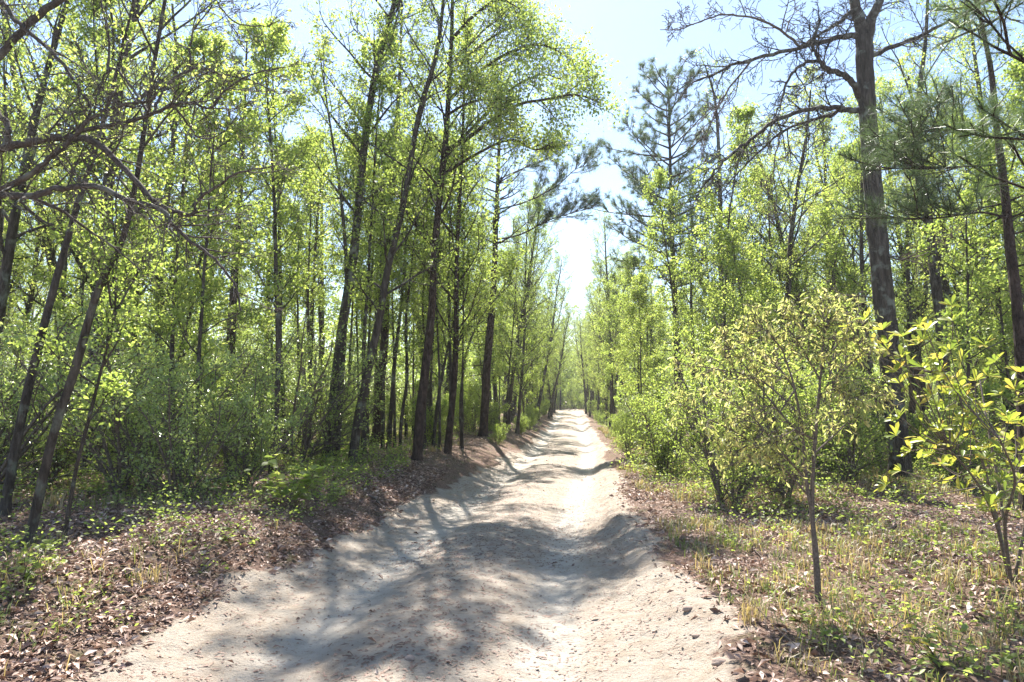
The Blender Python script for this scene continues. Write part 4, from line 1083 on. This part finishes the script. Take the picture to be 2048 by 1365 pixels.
line('bush', 1, 17, 70, 3.0, 0.9, 'green bush at the foot of the right verge far along the road', 'bushes on the right verge far along', 605, (0.4, 0.75))
# trees that close the view where the road bends away
def closing():
    rng = R(630)
    for i in range(44):
        y = rng.uniform(82, 112); x = rng.uniform(-12, 14)
        if abs(x - float(centre(y))) < 1.6 and y < 86: continue
        put('yellow' if i % 3 else 'green', x, y, rng, 'pale green tree closing the view where the road bends away', 'trees closing the view at the road bend', (1.0, 1.35))
    for i in range(26):
        y = rng.uniform(78, 100); x = rng.uniform(-8, 9)
        if abs(x - float(centre(y))) < 1.6 and y < 86: continue
        put('pole', x, y, rng, 'leafy sapling closing the view where the road bends away', 'saplings closing the view at the road bend', (0.7, 1.1))
rb = R(631)
for i in range(34):
    y = rb.uniform(72, 98); x = rb.uniform(-8, 9)
    if abs(x - float(centre(y))) < 1.8 and y < 86: continue
    put('bush', x, y, rb, 'green bush closing the view where the road bends away', 'bushes closing the view at the road bend', (1.2, 2.2))
closing()
# left wood
fill('green', 9, (-9, -2.6, 23, 44), 1.5, 'green tree filling the wood behind the left roadside stand', 'trees behind the left roadside stand', 619, (0.85, 1.1))
fill('pine', 8, (-24, -4.5, 18, 42), 1.6, 'dark needled pine deep in the left wood', 'pines deep in the left wood', 617, (0.75, 1.0), clear=2.5)
fill('pine', 9, (7.5, 24, 15, 40), 1.6, 'dark needled pine in the right wood behind the leafy trees', 'pines of the right wood', 627, (0.75, 1.0), clear=3.5)
fill('yellow', 7, (-16, -5.0, 10, 16), 1.7, 'yellow green tree in the near wood on the left', 'yellow green trees of the near left wood', 610)
fill('green', 9, (-14, -3.6, 13, 24), 1.7, 'green leaved tree in the near wood on the left', 'green trees of the near left wood', 611)
fill('pole', 32, (-16, -3.4, 9, 26), 0.8, 'slender leafy sapling in the left wood behind the roadside trunks', 'saplings of the left wood', 612)
fill('holly', 34, (-14, -4.4, 7.6, 17), 0.95, 'glossy leaved evergreen shrub in the left undergrowth', 'glossy shrubs of the left undergrowth', 613, (0.8, 1.2))
fill('holly', 55, (-24, -3.0, 17, 44), 1.1, 'glossy leaved shrub deep in the left wood', 'glossy shrubs deep in the left wood', 614, (0.8, 1.2))
fill('yellow', 20, (-34, -3.6, 20, 48), 2.2, 'yellow green tree deep in the left wood', 'yellow green trees deep in the left wood', 615, (0.85, 1.1))
fill('green', 17, (-36, -3.6, 20, 52), 2.2, 'green leaved tree deep in the left wood', 'green trees deep in the left wood', 616, (0.85, 1.1))
fill('bush', 26, (-14, -3.0, 14, 30), 1.0, 'green bush between the trunks of the left wood', 'bushes between the trunks of the left wood', 618, (0.7, 1.2))
# right wood
fill('yellow', 14, (4.5, 17, 13, 25), 1.5, 'yellow green tree in the near wood on the right', 'yellow green trees of the near right wood', 620, (0.75, 0.95))
fill('green', 14, (4.0, 17, 13, 27), 1.5, 'green leaved tree in the near wood on the right', 'green trees of the near right wood', 621, (0.75, 0.95))
fill('pole', 36, (3.2, 16, 12.5, 30), 0.85, 'slender leafy sapling in the right wood behind the big oak', 'saplings of the right wood', 622)
fill('bush', 22, (3.0, 13, 11.5, 24), 1.2, 'green bush in the right undergrowth beyond the grass', 'bushes of the right undergrowth', 623, (0.7, 1.1))
fill('holly', 34, (3.5, 26, 20, 44), 1.3, 'glossy leaved shrub deep in the right wood', 'glossy shrubs deep in the right wood', 624, (0.7, 1.1))
fill('yellow', 22, (3.6, 36, 24, 52), 2.4, 'yellow green tree deep in the right wood', 'yellow green trees deep in the right wood', 625, (0.75, 1.0))
fill('green', 22, (3.6, 36, 24, 54), 2.4, 'green leaved tree deep in the right wood', 'green trees deep in the right wood', 626, (0.75, 1.0))

for g, how, t in (
    ('trees behind the left roadside stand', 'left', '%s from the left of the green trees behind the left roadside stand'),
    ('yellow green trees of the near left wood', 'left', '%s from the left of the yellow green trees in the near left wood'),
    ('green trees of the near left wood', 'left', '%s from the left of the green leaved trees in the near left wood'),
    ('saplings of the left wood', 'left', '%s from the left of the slender saplings behind the left roadside trunks'),
    ('glossy shrubs of the left undergrowth', 'left', '%s from the left of the glossy evergreen shrubs in the near left undergrowth'),
    ('bushes between the trunks of the left wood', 'left', '%s from the left of the green bushes between the left wood trunks'),
    ('yellow green trees of the near right wood', 'left', '%s from the left of the yellow green trees behind the big oak'),
    ('green trees of the near right wood', 'left', '%s from the left of the green trees in the near right wood'),
    ('saplings of the right wood', 'left', '%s from the left of the slender saplings in the right wood'),
    ('bushes of the right undergrowth', 'left', '%s from the left of the green bushes beyond the grass on the right'),
    ('pines of the right wood', 'left', '%s from the left of the dark pines rising behind the right wood'),
    ('pines deep in the left wood', 'left', '%s from the left of the dark pines deep in the left wood'),
    ('trees lining the left verge far along', 'near', '%s nearest of the green trees lining the left verge far along'),
    ('trees leaning over the distant road from the right', 'near', '%s nearest of the trees leaning over the distant road from the right'),
    ('trees leaning over the distant road from the left', 'near', '%s nearest of the trees leaning over the distant road from the left'),
    ('saplings lining the left verge far along', 'near', '%s nearest of the leafy saplings lining the left verge far along'),
    ('trees lining the right verge far along', 'near', '%s nearest of the yellow green trees lining the right verge far along'),
    ('saplings lining the right verge far along', 'near', '%s nearest of the leafy saplings lining the right verge'),
    ('bushes on the left verge far along', 'near', '%s nearest of the low bushes on the left verge far along'),
    ('bushes on the right verge far along', 'near', '%s nearest of the low bushes on the right verge far along')):
    number_by(g, how, t)

for vs in KINDS.values():
    for v in vs:
        if not v['used']:
            for ch in list(v['root'].children): bpy.data.objects.remove(ch)
            bpy.data.objects.remove(v['root'])

# far-off wood that closes the view
def far_wood():
    rng = R(700); n = 200000
    x = rng.uniform(-75, 70, n); y = rng.uniform(54, 125, n)
    x[:45000] = rng.uniform(-22, 20, 45000); y[:45000] = rng.uniform(92, 122, 45000)
    k = (np.abs(x - centre(y)) > half(y) + 1.2 + 0.6 * vnoise(x, y, 3)) | (y > 92); x, y = x[k], y[k]; n = len(x)
    top = 7.5 + 4.0 * vnoise(x * 0.22, y * 0.22, 4) + 2.0 * vnoise(x * 0.7, y * 0.7, 5)
    top = top * np.where(y > 92, 0.85, 1.0) * np.where(y > 92, 1.0, 0.55 + 0.45 * sstep(2, 8, np.abs(x - centre(y))))
    z = gz(x, y) + top * rng.random(n) ** 0.8
    D = unit(rng.normal(0, 1, (n, 3)))
    V, T, r = leaves_simple(np.stack([x, y, z], 1), D, 0.42, rng, width=0.35, flat=1.0)
    tag(link('far_wood', fast_mesh('far_wood', V, T, M['leaf_green'], r)), 'distant green wood closing the view at the end of the road', 'woods', kind='stuff')
far_wood()

# ------------------------------------------------------------------ added haze volume: lifts far darks, standing in for lens veil
hm, nt, out = new_mat('added veil haze')
pv = N(nt, 'ShaderNodeVolumePrincipled'); pv.inputs['Density'].default_value = 0.0008; pv.inputs['Color'].default_value = (0.96, 0.98, 1.0, 1)
pv.inputs['Anisotropy'].default_value = 0.35
nt.links.new(pv.outputs[0], out.inputs['Volume'])
hv = np.array([(x, y, z) for z in (-2.2, 24) for x, y in ((-220, -25), (220, -25), (220, 380), (-220, 380))])
hf = np.array([(0, 3, 2, 1), (4, 5, 6, 7), (0, 1, 5, 4), (1, 2, 6, 5), (2, 3, 7, 6), (3, 0, 4, 7)])
tag(link('haze', fast_mesh('haze', hv, hf, hm)), 'added faint haze volume standing in for lens veil', 'haze', kind='stuff')
